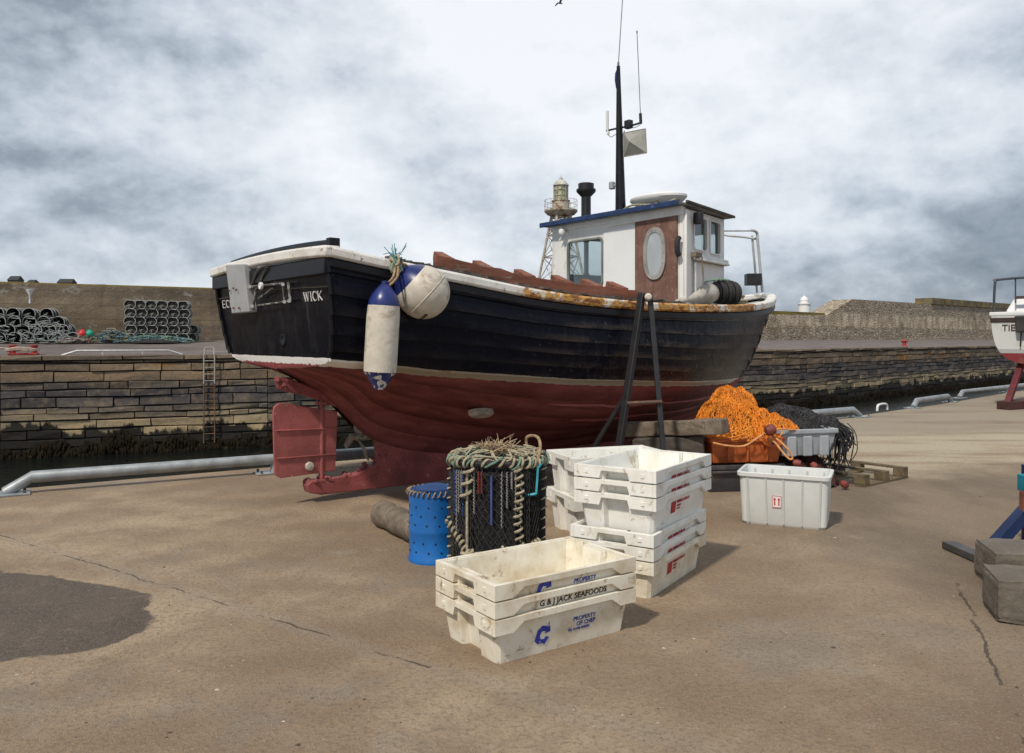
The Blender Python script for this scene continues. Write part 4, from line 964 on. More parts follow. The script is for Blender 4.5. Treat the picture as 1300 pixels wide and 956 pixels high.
    ap = bn(393, 592, .02); m = MB(); T = Matrix.Translation((ap.x, -.014, ap.z)) @ Matrix.Rotation(R(90), 4, 'X'); m.lathe([(.042, 0), (.042, .012), (.034, .026), (.012, .03), (.012, .036), (.002, .037)], 14, T); m.build('anode', MAT('zinc', (.55, .52, .47), .7, vary=.4, vs=30, bump=.8, bs_=60), rud)
    # propeller
    m = MB(); pc = bn(447, 555, 0); hx, hz = .93, pc.z
    T = Matrix.Translation((hx, 0, hz)) @ Matrix.Rotation(R(90), 4, 'Y'); m.lathe([(.01, -.09), (.03, -.07), (.045, 0), (.045, .2)], 12, T)
    for b_ in range(3):
        an = R(100 + 120 * b_); rad = [(.03, -.02, .035), (.10, -.05, .06), (.18, -.075, .085), (.25, -.06, .07), (.285, -.01, .03)]
        vs = []
        for (r_, l0, l1) in rad:
            for l_, tw in ((l0, -.035), ((l0 + l1) / 2, 0.0), (l1, .035)):
                x_ = hx + tw * (1.2 - r_ * 2); y_ = r_ * math.cos(an) - l_ * math.sin(an); z_ = hz + r_ * math.sin(an) + l_ * math.cos(an); vs.append((x_, y_, z_))
        m.add(vs, [(i * 3 + j, i * 3 + j + 1, (i + 1) * 3 + j + 1, (i + 1) * 3 + j) for i in range(4) for j in (0, 1)])
    po = m.build('propeller', barnacle, boat); po.modifiers.new('s', 'SOLIDIFY').thickness = .016
    sb = po.modifiers.new('u', 'SUBSURF'); sb.levels = 1; sb.render_levels = 1
    # hull anode and shaft plate
    m = MB(); T = Matrix.Translation((1.80, -.80, .80)) @ Vector((-.12, -.5, -.86)).to_track_quat('Z', 'Y').to_matrix().to_4x4() @ Matrix.Rotation(R(90), 4, 'Z') @ Matrix.Diagonal((.45, 1, 1, 1))
    m.lathe([(.13, -.03), (.13, .01), (.10, .03), (.003, .034)], 20, T); m.build('hull_anode', MAT('pale_zinc', (.42, .34, .27), .8, vary=.4, vs=14), boat)
    # bilge keel strips
    for (s0_, s1_, t_) in ((2.4, 6.2, .74), (2.9, 5.4, .56)):
        m = MB(); pts = []
        for i in range(24):
            s = s0_ + (s1_ - s0_) * i / 23; sec = section(s); w = lerp_tab(W_TAB, s); tw = 0
            for k2 in range(len(sec) - 1):
                if sec[k2].y <= w < sec[k2 + 1].y: tw = (k2 + .5) / (len(sec) - 1); break
            p = samp(sec, tw * t_); pts.append((s, -p.x - .006, p.y))
        m.tube(pts, [.004] + [.014] * 22 + [.004], 6); m.build('bilge_strip', red_paint, boat)
    # transom bracket, linkage frame and pulley
    def TR(px, py, off=-.02):
        p = bs(px, py, 0.0); q_ = bs(px, py, rake(0, p.z)+off); return q_
    m = MB(); br = [TR(286, 336, -.09), TR(309, 335, -.09), TR(316, 396, -.09), TR(294, 398, -.09)]
    m.add([b_ for b_ in br] + [b_ + Vector((.085, 0, 0)) for b_ in br], [(0, 1, 2, 3), (7, 6, 5, 4), (0, 4, 5, 1), (1, 5, 6, 2), (2, 6, 7, 3), (3, 7, 4, 0)])
    bo_ = m.build('stern_bracket', MAT('bracket_grey', (.40, .42, .43), .55, vary=.12, vs=5), boat, smooth=False, bevel=.008)
    rub_bolt = MAT('rusty_bolt', (.16, .08, .05), .7)
    for (x, y) in ((292, 369), (297, 366), (301, 368), (297, 391), (304, 391)): p = TR(x, y, -.095); m = MB(); m.tube([p, p + Vector((-.012, 0, 0))], .01, 6); m.build('bolt', rub_bolt, bo_)
    m = MB(); g2 = lambda x, y: TR(x, y, -.055)
    for pts, r_ in ((((319, 362), (328, 340)), .010), (((327, 366), (338, 339)), .010), (((328, 340), (338, 338)), .013), (((317, 364), (359, 360)), .011), (((359, 361), (361, 382)), .009), (((366, 358), (369, 382)), .013), (((320, 389), (368, 382)), .008), (((328, 379), (346, 366)), .008), (((325, 366), (322, 388)), .010)):
        m.tube([g2(*q_) for q_ in pts], r_, 6)
    m.build('linkage', MAT('grimy_rod', (.16, .15, .14), .5, .4, spot=((.45, .45, .43), 12, .5, .6)), boat)
    m = MB()
    for (x, y) in ((317, 364), (359, 361), (361, 383), (367, 382), (320, 389)): m = MB(); m.tube([TR(x, y, -.04), TR(x, y, -.075)], .016, 8); m.build('linkage_joint', galv_light, boat)
    p = TR(333, 363, -.07); T = Matrix.Translation(p) @ Matrix.Rotation(R(-90), 4, 'Y'); m = MB(); m.lathe([(.014, 0), (.030, 0), (.034, .01), (.030, .025), (.014, .025), (.010, .02)], 16, T); m.build('pulley', white_paint2, boat)
    p = TR(361, 431, -.003); T = Matrix.Translation(p) @ Matrix.Rotation(R(-90), 4, 'Y'); m = MB(); m.lathe([(.035, 0), (.06, 0), (.06, .015), (.045, .02), (.035, .015)], 20, T); m.build('outlet', black_paint, boat)
    # lettering on the transom
    def serif_text(txt, px0, px1, pyt, pyb):
        p0 = TR(px0, pyb, -.008); p1 = TR(px1, pyt, -.008)
        wtot = abs(p1.y - p0.y); hgt = p1.z - p0.z; n_ = len(txt); adv = wtot / sum(1.35 if c == 'W' else .55 if c == 'I' else 1 for c in txt); x = 0
        m = MB(); b = hgt * .17; t_ = hgt * .055
        def P(u, v): return Vector((rake(0, p0.z + v) - .012, p0.y - u, p0.z + v))
        def st(u0, v0, u1, v1, w): m.beam(P(u0, v0), P(u1, v1), .004, w, up=Vector((1, 0, 0)).cross(P(u1, v1) - P(u0, v0)).normalized() if False else Vector((0, 0, 1))) 
        def bar(u0, v0, u1, v1, w):
            a_ = Vector((u0, v0)); b_ = Vector((u1, v1)); d_ = (b_ - a_).normalized(); nn = Vector((-d_.y, d_.x)) * w / 2
            poly = [a_ + nn, a_ - nn, b_ - nn, b_ + nn]
            m.prism([(q.x, q.y) for q in poly], lambda u, v, k: P(u, v) + Vector(((0, -.003)[k], 0, 0)))
        for c in txt:
            w = adv * (1.35 if c == 'W' else .55 if c == 'I' else 1); g = adv * .1; a_, e_ = x + g, x + w - g; mi_ = (a_ + e_) / 2
            if c == 'W':
                q_ = (e_ - a_) / 4; bar(a_ + q_ * .25, hgt, a_ + q_ * 1.2, 0, b); bar(a_ + q_ * 1.2, 0, mi_, hgt * .95, t_); bar(mi_, hgt, a_ + q_ * 2.9, 0, b); bar(a_ + q_ * 2.9, 0, e_ - q_ * .2, hgt, t_)
                bar(a_ - b * .1, hgt, a_ + q_ * .9, hgt, t_); bar(e_ - q_ * .7, hgt, e_ + b * .2, hgt, t_)
            elif c == 'I': bar(mi_, 0, mi_, hgt, b); bar(mi_ - b, hgt, mi_ + b, hgt, t_); bar(mi_ - b, 0, mi_ + b, 0, t_)
            elif c == 'C':
                pts = [(mi_ + (e_ - a_) / 2 * math.cos(R(t)), hgt / 2 + hgt / 2 * math.sin(R(t))) for t in range(50, 311, 26)]
                for i_, (q0, q1) in enumerate(zip(pts, pts[1:])): bar(*q0, *q1, b if 2 <= i_ <= 7 else t_ * 1.5)
                bar(e_ - .1 * b, hgt * .72, e_ - .1 * b, hgt, t_)
            elif c == 'K': bar(a_ + b * .5, 0, a_ + b * .5, hgt, b); bar(a_, hgt, a_ + b * 1.3, hgt, t_); bar(a_, 0, a_ + b * 1.3, 0, t_); bar(a_ + b * .8, hgt * .42, e_, hgt, t_ * 1.4); bar(a_ + b * 1.3, hgt * .55, e_, 0, b); bar(e_ - b * .8, hgt, e_ + b * .2, hgt, t_); bar(e_ - b * .8, 0, e_ + b * .3, 0, t_)
            elif c == 'E': bar(a_ + b * .5, 0, a_ + b * .5, hgt, b); bar(a_, hgt, e_, hgt, t_ * 1.4); bar(a_, hgt * .5, e_ - b * .5, hgt * .5, t_ * 1.4); bar(a_, 0, e_, 0, t_ * 1.4); bar(e_, hgt * .82, e_, hgt, t_); bar(e_, 0, e_, hgt * .2, t_)
            elif c == 'H': bar(a_ + b * .5, 0, a_ + b * .5, hgt, b); bar(e_ - b * .5, 0, e_ - b * .5, hgt, b); bar(a_, hgt / 2, e_, hgt / 2, t_ * 1.4)
            x += w
        return m.build('lettering', white_letter, boat, smooth=False)
    serif_text('WICK', 386.5, 409.5, 369, 383)
    serif_text('ECH', 283.5, 297, 380.5, 391)
    return boat
boat = build_boat()

# ================================================================== THINGS HANGING ON AND LYING IN THE BOAT
def boat_world(p): return BO + BD * p[0] - BN * p[1] + Vector((0, 0, p[2]))
def wobble(pts, a, seed=0):
    rn = random.Random(seed); return [Vector(p) + Vector((rn.uniform(-a, a), rn.uniform(-a, a), rn.uniform(-a, a))) for p in pts]
BAND_A = -2.4
def build_fenders():
    Z = 6.22
    c = at(487, 430, Z); r = empty('fender', at(481, 495, Z), 0, 'long white cylindrical fender with navy ends hanging at the stern', 'fender')
    k = Z / F; b = at(487, 495, Z).z
    def zz(y): return at(487, y, Z).z - b
    tilt = Matrix.Rotation(R(3.4), 4, 'Y')
    m = MB(); m.lathe([(.003, .0), (7 * k, 1 * k), (9 * k, 5 * k), (15 * k, zz(481)), (20.5 * k, zz(472))], 20, tilt); m.build('bottom_end', MAT('chipped_navy', (.018, .03, .16), .35, vary=.3, vs=7, spot=((.62, .60, .55), 16, .53, .56), bump=0), r)
    m = MB(); m.lathe([(20.5 * k, zz(472)), (21 * k, zz(460)), (21 * k, zz(400)), (20 * k, zz(388))], 28, tilt, cap=False); m.build('body', fender_white, r)
    m = MB(); m.lathe([(20 * k, zz(388)), (19.5 * k, zz(382)), (16 * k, zz(374)), (8.5 * k, zz(364)), (5 * k, zz(361)), (5 * k, zz(357)), (.004, zz(356))], 20, tilt); m.build('top_end', fender_blue, r)
    zb = 6.50; cb = at(537, 371, zb); rb = 34.3 / F * zb
    r = empty('buoy', cb, 0, 'round dirty white buoy with navy neck hanging beside the long fender', 'buoy')
    ax = Matrix(((.62, 0, .0), (0, 1, 0), (0, 0, 1))).to_4x4()
    T = Vector((-.72, -.18, .67)).normalized().to_track_quat('Z', 'Y').to_matrix().to_4x4()
    prof = [(rb * math.sin(R(a)), -rb * math.cos(R(a))) for a in range(2, 132, 6)]
    prof[0] = (.003, -rb)
    i0 = 12; prof2 = []
    for q in prof: prof2.append(q)
    seamz = -.15 * rb
    m = MB(); m.lathe(prof2, 32, T, cap=False); m.tube([T @ Vector((rb * .99 * math.cos(a * math.pi / 20), rb * .99 * math.sin(a * math.pi / 20), seamz)) for a in range(40)], .004, 5, True); m.build('body', fender_white, r)
    e = prof2[-1]; m = MB(); m.lathe([e, (rb * .66, rb * .80), (rb * .50, rb * .96), (rb * .34, rb * 1.10), (rb * .22, rb * 1.2), (.01, rb * 1.22)], 28, T); m.build('neck', fender_blue, r)
    SCR = BAND_A
    # scrape mark band
    m = MB(); vs = []
    T2 = T
    for i in range(17):
        a = .0 + i * .10 + SCR
        for z_ in (-.66, -.55): vs.append(T2 @ Vector((math.sqrt(1 - z_ * z_) * rb * 1.006 * math.cos(a), math.sqrt(1 - z_ * z_) * rb * 1.006 * math.sin(a), z_ * rb * 1.006)))
    m.add(vs, [(i * 2, i * 2 + 1, i * 2 + 3, i * 2 + 2) for i in range(16)]); m.build('scrape_mark', MAT('scrape', (.10, .08, .06), .7, bump=0, vary=.5, vs=20), r)
    # lashing
    k0 = at(502, 338, 6.36); r = empty('rope_lashing', k0, 0, 'knotted pale and green rope tying the fenders to the white gunwale', 'rope')
    rn = random.Random(11)
    for mat_, seed, nl in ((rope_pale, 1, 5), (rope_green, 2, 3)):
        m = MB(); rn = random.Random(seed)
        for i in range(nl):
            pts = [Vector((rn.uniform(-.05, .05), rn.uniform(-.04, .05), rn.uniform(-.05, .09))) for _ in range(6)]
            m.tube(spline(pts, 5, True), .009, 6, True)
        m.build('knot', mat_, r)
    m = MB(); m.tube(spline([Vector((0, 0, 0)), at(499, 352, 6.24) - k0, at(489, 362, 6.22) - k0], 5), .011, 6); m.tube(spline([Vector((.02, 0, .02)), at(504, 352, 6.24) - k0, at(490, 366, 6.22) - k0], 5), .011, 6)
    m.tube(spline([Vector((0, 0, .03)), at(515, 336, 6.4) - k0, at(516, 342, 6.45) - k0], 5), .010, 6); m.build('tail', rope_tan, r)
    m = MB()
    for i in range(16):
        a = rn.uniform(-1, 1); m.tube(spline([Vector((0, 0, .05)), Vector((a * .05, 0, .10)), Vector((a * .11, rn.uniform(-.05, .05), .10 + rn.uniform(-.04, .09)))], 4), .003, 4)
    m.build('frayed_ends', rope_teal, r)
build_fenders()

def build_deck_things():
    # white buoy lying on the side deck
    a = bn(858, 384, 1.22); b = bn(903, 372, 1.02)
    a = boat_world(a); b = boat_world(b); d = (b - a); L = d.length; T = Matrix.Translation(a) @ d.to_track_quat('Z', 'Y').to_matrix().to_4x4()
    r = empty('deck_buoy', (a + b) / 2, 0, 'pear shaped grubby white buoy lying on the side deck below the wheelhouse door', 'buoy')
    T = Matrix.Translation(-(a + b) / 2) @ T
    m = MB(); m.lathe([(.004, 0), (.03, .03), (.05, L * .25), (.09, L * .6), (.125, L * .85), (.11, L * .98), (.05, L * 1.05), (.03, L * 1.1)], 20, T); m.build('body', MAT('grubby_vinyl', (.55, .52, .46), .6, spot=((.30, .26, .2), 6, .5, .7)), r)
    m = MB(); m.tube([T @ Vector((.03 * math.cos(t), 0, L * 1.12 + .03 * math.sin(t))) for t in [i * .5 for i in range(13)]], .010, 6, True); m.build('eye', rubber, r)
    # ribbed black tyre fender
    c = boat_world(bn(914, 373, .93)); r = empty('mesh_basket', c, R(25), 'black ribbed basket lying on its side on the foredeck beside coiled green line', 'basket')
    m = MB(); T = Matrix.Rotation(R(90), 4, 'Y') @ Matrix.Identity(4)
    for k in range(9):
        x = -.20 + k * .05; rr = .125 + .012 * (k % 2)
        m.tube([(x, rr * math.cos(a * math.pi / 12), rr * .95 * math.sin(a * math.pi / 12) + .01) for a in range(24)], .026, 6, True)
    m.build('basket_wall', rubber, r)
    m = MB(); m.lathe([(.12, -.21), (.12, -.2), (.01, -.2)], 16, T); m.build('end_disc', rubber, r)
    c = boat_world(bn(893, 378, 1.05)); r = empty('line_coil', c, 0, 'small tangle of pale green line hanging over the basket end on the foredeck', 'rope')
    m = MB(); rn = random.Random(3)
    for i in range(6): m.tube(spline([Vector((rn.uniform(-.1, .1), rn.uniform(-.06, .06), rn.uniform(-.05, .07))) for _ in range(6)], 5, True), .008, 5, True)
    m.tube(spline([(0, 0, .0), (-.04, 0, .12), (.05, -.02, .19), (.2, -.02, .21), (.3, 0, .2)], 6), .012, 6); m.build('coil', rope_green, r)
    c = boat_world(Vector((6.35, -.18, 1.98))); r = empty('bow_rope', c, 0, 'heap of pale hawser coiled on the grey foredeck at the bow', 'rope')
    m = MB(); rn = random.Random(6)
    for i in range(9):
        a = rn.uniform(.12, .24); m.tube(spline([Vector((a * math.cos(t) * 1.3 + rn.uniform(-.03, .03), a * math.sin(t) + rn.uniform(-.03, .03), .0 + i * .012 + rn.uniform(0, .03))) for t in [j * .9 for j in range(7)]], 5, True), .016, 6, True)
    m.build('coil', rope_pale, r)
    c = boat_world(bn(956, 355, .35)); r = tag(MB_box_obj('hatch_box', c, (.20, .16, .16), black_steel), 'small dark box standing at the foot of the bow rail', 'box')
    # things in the stern well
def MB_box_obj(name, c, d, mat, rz=0, bevel=.01):
    m = MB(); m.box((0, 0, 0), d); return m.build(name, mat, None, smooth=False, bevel=bevel, loc=c, rz=rz)
build_deck_things()

# ---- steel prop (A-frame shore) against the starboard side
def build_prop():
    top = at(820, 378, 7.86); r = empty('boat_prop', (top.x, top.y, 0), 0, 'black steel A-frame prop leaning against the side of the fishing boat', 'prop')
    O = Vector((top.x, top.y, 0))
    def g(px, py): return gnd(px, py) - O
    m = MB(); L1 = at(815, 372, 7.84) - O; L2 = at(825, 374, 7.84) - O
    f1 = Vector((at(783, 560, 7.55).x - O.x, 7.50 - O.y, 0)); f1 = L1 + (at(787, 560, 7.6) - O - L1) * 1.36; f2 = L2 + (at(841, 560, 7.6) - O - L2) * 1.36
    f1.z = max(f1.z, .03); f2.z = max(f2.z, .03)
    for nm, a, b, w in (('leg', L1, f1, .065), ('leg', L2, f2, .05)):
        m = MB(); m.beam(a, b, w, w * .8); m.build(nm, black_steel, r, smooth=False, bevel=.006)
    b0 = L1.lerp(f1, .50); b1 = at(755, 566, 7.9) - O; b1 = b0 + (b1 - b0) * 1.0
    m = MB(); m.beam(b0, b1, .035, .035); m.build('brace', black_steel, r, smooth=False)
    m = MB(); p0 = at(796, 512, 7.62) - O; p1 = at(840, 510, 7.62) - O; m.tube([p0, p1], .017, 8); m.build('crossbar', MAT('rusty_bar', (.10, .06, .045), .7, spot=((.28, .12, .06), 12, .5, .65)), r)
    m = MB(); m.box(at(820, 377, 7.84) - O, (.12, .05, .07)); m.tube([at(828, 382, 7.8) - O, at(842, 381, 7.8) - O], .014, 8); m.build('head_plate', black_steel, r, bevel=.008)
    m = MB(); T = Matrix.Translation(at(823, 377, 7.78) - O) @ Matrix.Rotation(R(90), 4, 'X'); m.lathe([(.003, -.03), (.026, -.024), (.036, -.005), (.036, .012), (.02, .03)], 16, T); m.build('bolt_cap', fender_white, r)
build_prop()

# ---- timbers carrying the boat
def build_timbers():
    def roundlog(name, a, b, r0, mat, label):
        a = Vector(a); b = Vector(b); c = (a + b) / 2; m = MB(); rn = random.Random(2); pts = [a.lerp(b, i / 12) - c for i in range(13)]
        m.tube(pts, [r0 * rn.uniform(.93, 1.05) for _ in pts], 14); return tag(m.build(name, mat, None, loc=c, angle=50), label, 'timber')
    def log(name, a, b, w, h, mat, label, cat='timber'):
        a = Vector(a); b = Vector(b); c = (a + b) / 2; m = MB(); d = b - a; L = d.length; n_ = 8
        vs = []; rn = random.Random(int(abs(a.x) * 100))
        dx = d.normalized(); up = Vector((0, 0, 1)); y = up.cross(dx).normalized(); z = dx.cross(y)
        for i in range(n_ + 1):
            p = a + d * (i / n_) - c
            for sy, sz in ((-1, -1), (1, -1), (1, 1), (-1, 1)): vs.append(p + y * (sy * w / 2 + rn.uniform(-.008, .008)) + z * (sz * h / 2 + rn.uniform(-.008, .008)))
        fs = [(i * 4 + j, (i + 1) * 4 + j, (i + 1) * 4 + (j + 1) % 4, i * 4 + (j + 1) % 4) for i in range(n_) for j in range(4)] + [(3, 2, 1, 0), tuple(n_ * 4 + j for j in range(4))]
        m.add(vs, fs); o = m.build(name, mat, None, smooth=False, bevel=.012, loc=c); return tag(o, label, cat, 'timbers under the boat')
    log('timber_beam', at(795, 545, 8.55) , at(921, 541, 7.85), .18, .145, timber, 'long grey timber beam poking out under the bow towards the orange net')
    log('timber_block', at(806, 566, 8.35), at(895, 563, 8.1), .22, .16, timber_dark, 'dark weathered timber block directly beneath the long grey beam')
    log('timber_block', at(806, 590, 8.32), at(890, 588, 8.1), .24, .20, timber_dark, 'lowest dark timber block in the pile standing on the concrete behind the crates')
    log('timber_block', boat_world((4.9, .55, .24)), boat_world((4.9, -.45, .24)), .25, .16, timber, 'timber block under the keel near the bow')
    log('timber_block', boat_world((4.9, .5, .08)), boat_world((4.9, -.4, .08)), .25, .155, timber_dark, 'bottom timber block under the keel near the bow')
    # round-edged log under the heel of the keel
    a = gnd(480, 640, .11); b = gnd(575, 700, .11)
    m = MB(); a2 = Vector((-1.27, 7.75, .10)); a = at(474, 630, 7.75); b = at(545, 668, 6.25); c = (a + b) / 2
    roundlog('keel_log', gnd(486, 652, .10), gnd(546, 680, .10), .105, timber, 'brown rounded log under the heel of the keel behind the blue drum')
build_timbers()

# ================================================================== FISH BOXES
def text_mesh(txt, size, T, mat, parent, name='lettering', sx=1.0, align='LEFT', thick=.0008):
    cu = bpy.data.curves.new('t', 'FONT'); cu.body = txt; cu.size = size; cu.extrude = thick; cu.align_x = align; cu.resolution_u = 3
    if mat is not ink_blue or True: cu.offset = size * .012
    o = bpy.data.objects.new('t', cu); COL.objects.link(o); bpy.context.view_layer.update()
    me = bpy.data.meshes.new_from_object(o); bpy.data.objects.remove(o); me.transform(T @ Matrix.Diagonal((sx, 1, 1, 1))); me.materials.clear(); me.materials.append(mat)
    q = bpy.data.objects.new(name, me); COL.objects.link(q); q.parent = parent; return q
CH = .222
CL, CW, CT = .875, .54, .048
def crate_mesh(m, L=CL, W=CW, Hh=CH, tb=CT, mi=0):
    lb, wb = L / 2 - tb, W / 2 - tb; lt, wt = L / 2 - .018, W / 2 - .018
    def plan(l, w, rec=.04, hw=.085, c=.02):
        p = [(-l + c, -w), (l - c, -w), (l, -w + c), (l, -hw), (l - rec, -hw + .012), (l - rec, hw - .012), (l, hw), (l, w - c), (l - c, w), (-l + c, w), (-l, w - c), (-l, hw), (-l + rec, hw - .012), (-l + rec, -hw + .012), (-l, -hw), (-l, -w + c)]
        return p
    o0 = plan(lb, wb); o1 = plan(lt, wt); t = .009; i1 = plan(lt - t, wt - t, .04); i0 = plan(lb - t, wb - t, .04)
    k = len(o0)
    vs = [(x, y, 0) for x, y in o0] + [(x, y, Hh - .006) for x, y in o1] + [(x, y, Hh - .006) for x, y in i1] + [(x, y, .014) for x, y in i0]
    fs = [(r * k + i, r * k + (i + 1) % k, (r + 1) * k + (i + 1) % k, (r + 1) * k + i) for r in range(3) for i in range(k)]
    fs += [tuple(range(k - 1, -1, -1)), tuple(3 * k + i for i in range(k))]
    m.add(vs, fs, mi)
    # rim bands: deep at the corners, stepped up along the middle of each long side
    z0, z1, zm = Hh - .072, Hh, Hh - .030; hl, hw = L / 2, W / 2; th = .022
    for s in (-1, 1):
        poly = [(-hl, z0), (-hl * .76, z0), (-hl * .62, zm), (hl * .62, zm), (hl * .76, z0), (hl, z0), (hl, z1), (-hl, z1)]
        m.prism(poly, lambda u, v, kk: (u, s * (hw - (0, th)[kk]), v), mi)
        e = hw - th - .0005
        poly = [(-e, z0), (-.10, z0), (-.085, zm + .004), (.085, zm + .004), (.10, z0), (e, z0), (e, z1 - .001), (-e, z1 - .001)]
        m.prism(poly, lambda u, v, kk: (s * (hl - (0, th + .006)[kk]), u, v), mi)
        for q in (-.185, .185):              # square locating pips and recessed handle lip
            m.box((s * (hl + .002), q, Hh - .036), (.006, .022, .022), mi=mi)
        m.box((s * (hl - .046), 0, Hh - .02), (.012, .17, .035), mi=mi)
def make_crate(name, label, group, mat, loc, rz, printed, levels=None):
    r = empty(name, loc, rz, label, 'crate', group)
    m = MB(); crate_mesh(m); m.build('box', mat, r, smooth=False, bevel=.004, seg=2)
    wt_, wb_ = CW / 2 - .018, CW / 2 - CT; sl_ = math.atan2(wt_ - wb_, CH)
    def side(u, v, side_=-1, off=.002): # frame on the long side facing -y
        y = -(wb_ + (wt_ - wb_) * v / CH) - off
        return Matrix.Translation((u, y, v)) @ Matrix.Rotation(R(90) + sl_, 4, 'X')
    def rimf(u, v, off=.0015): return Matrix.Translation((u, -CW / 2 - off, v)) @ Matrix.Rotation(R(90), 4, 'X')
    if printed == 'chep' or printed == 'chep_top':
        T = side(-.140, .055 if printed == 'chep' else .112) @ Matrix.Scale(1.15, 4)
        sc = 1.0
        m = MB(); z = 0
        arrow = [(-.040, .012), (-.028, .055), (-.005, .072), (.022, .066), (.030, .084), (.040, .040), (.010, .036), (.016, .046), (-.006, .048), (-.016, .030), (-.010, .014), (.008, .012), (.018, .022), (.034, .016), (.016, -.006), (.010, -.014), (.004, -.004), (-.024, -.004)]
        m.prism(arrow, lambda u, v, kk: T @ Vector((u, v, (0, .0012)[kk]))); m.build('printed_logo', ink_blue, r, smooth=False)
        y0 = .122 if printed == 'chep' else .150
        text_mesh('PROPERTY', .030, side(.045, y0 - .002), ink_blue, r); text_mesh('OF CHEP', .030, side(.068, y0 - .030), ink_blue, r)
        if printed == 'chep': text_mesh('TEL 01748 850000', .018, side(.015, y0 - .050), ink_blue, r)
    if printed == 'jack':
        text_mesh('G & J JACK SEAFOODS', .040, side(-.165, .152), ink_black, r, sx=1.06)
    if printed in ('red', 'red_low'):
        zb = .10; T = side(-.145, zb); m = MB()
        for i in range(2):
            for j in range(3):
                a_, b_ = i * .034, j * .024; m.prism([(a_, b_), (a_ + .0325, b_), (a_ + .0325, b_ + .0225), (a_, b_ + .0215)], lambda u, v, kk: T @ Vector((u - .012, v - .012, (.001, .0025)[kk])))
        m.build('printed_logo', ink_red_solid, r, smooth=False)
        rn = random.Random(5); m = MB()
        def word(u, v, n_, h):
            for _ in range(n_):
                w = h * rn.uniform(.35, .7); kind = rn.random()
                parts = [(0, 0, h * .2, h)] + ([(0, 0, w, h * .2)] if kind < .5 else [(0, h * .8, w, h)]) + ([(w - h * .2, 0, w, h)] if kind > .3 else [])
                for (a, b, c_, d_) in parts: m.prism([(u + a, v + b), (u + c_, v + b), (u + c_, v + d_), (u + a, v + d_)], lambda uu, vv, kk: T @ Vector((uu, vv, (.001, .0025)[kk])))
                u += w + h * .22
            return u + h * .3
        u = word(.070, .040, 8, .018); word(u, .040, 6, .018); word(.074, .018, 7, .012); word(.074, .000, 9, .009)
        m.build('lettering', ink_red, r, smooth=False)
    return r
def build_crates():
    d = Vector((.657, .46, 0)).normalized(); a = math.atan2(d.y, d.x); pr = Vector((-d.y, d.x, 0))
    c = Vector((-.075, 3.76, 0)) + d * .385 + pr * .200
    G = 'fish crates on the concrete'
    make_crate('fish_crate', 'bottom dirty cream crate of the nearest stack with whole blue arrow logo', G, crate_cream, c, a, 'chep')
    make_crate('fish_crate', 'middle crate of the nearest stack printed with black G & J JACK SEAFOODS', G, crate_cream, c + Vector((0, 0, .080)), a, 'jack')
    make_crate('fish_crate', 'top crate of the nearest stack, stained brown inside with cut off blue print', G, crate_cream, c + Vector((0, 0, .160)), a, 'chep_top')
    d = Vector((.464, .72, 0)).normalized(); a = math.atan2(d.y, d.x); pr = Vector((-d.y, d.x, 0))
    c = Vector((.776, 4.70, 0)) + d * .385 + pr * .200
    make_crate('fish_crate', 'white crate standing on the ground at the bottom of the tall stack', G, crate_cream, c, a, 'red')
    make_crate('fish_crate', 'second crate up in the tall stack, nested in the lowest one', G, crate_white, c + Vector((0, 0, .080)), a, 'red')
    make_crate('fish_crate', 'third crate up in the tall stack carrying the upper three crates on its rim', G, crate_white, c + Vector((0, 0, .160)), a, 'red')
    c2 = c + Vector((.02, .0, 0)) + d * .02; a += R(-1.5); z = .155 + CH - .014
    make_crate('fish_crate', 'fourth crate up in the tall stack, first above the gap, with large red logo', G, crate_white, c2 + Vector((0, 0, z)), a, 'red')
    make_crate('fish_crate', 'fifth crate up in the tall stack with square pips on its end rim', G, crate_white, c2 + Vector((0, 0, z + .080)), a, 'red')
    make_crate('fish_crate', 'topmost open white crate of the tall stack with bright clean inside', G, crate_white, c2 + Vector((0, 0, z + .160)), a, 'red')
    a3 = R(20); p = Vector((.78, 6.45, 0))
    for k, (z, lb) in enumerate(((0, 'lower white crate of the pair standing behind the tall stack by the rope pot'), (.295, 'upper white crate of the pair standing behind the tall stack by the rope pot'))):
        o = make_crate('fish_crate', lb, G, crate_white, p + Vector((0, 0, z)), a3, None); o.scale = (1, 1, 1.42)
build_crates()

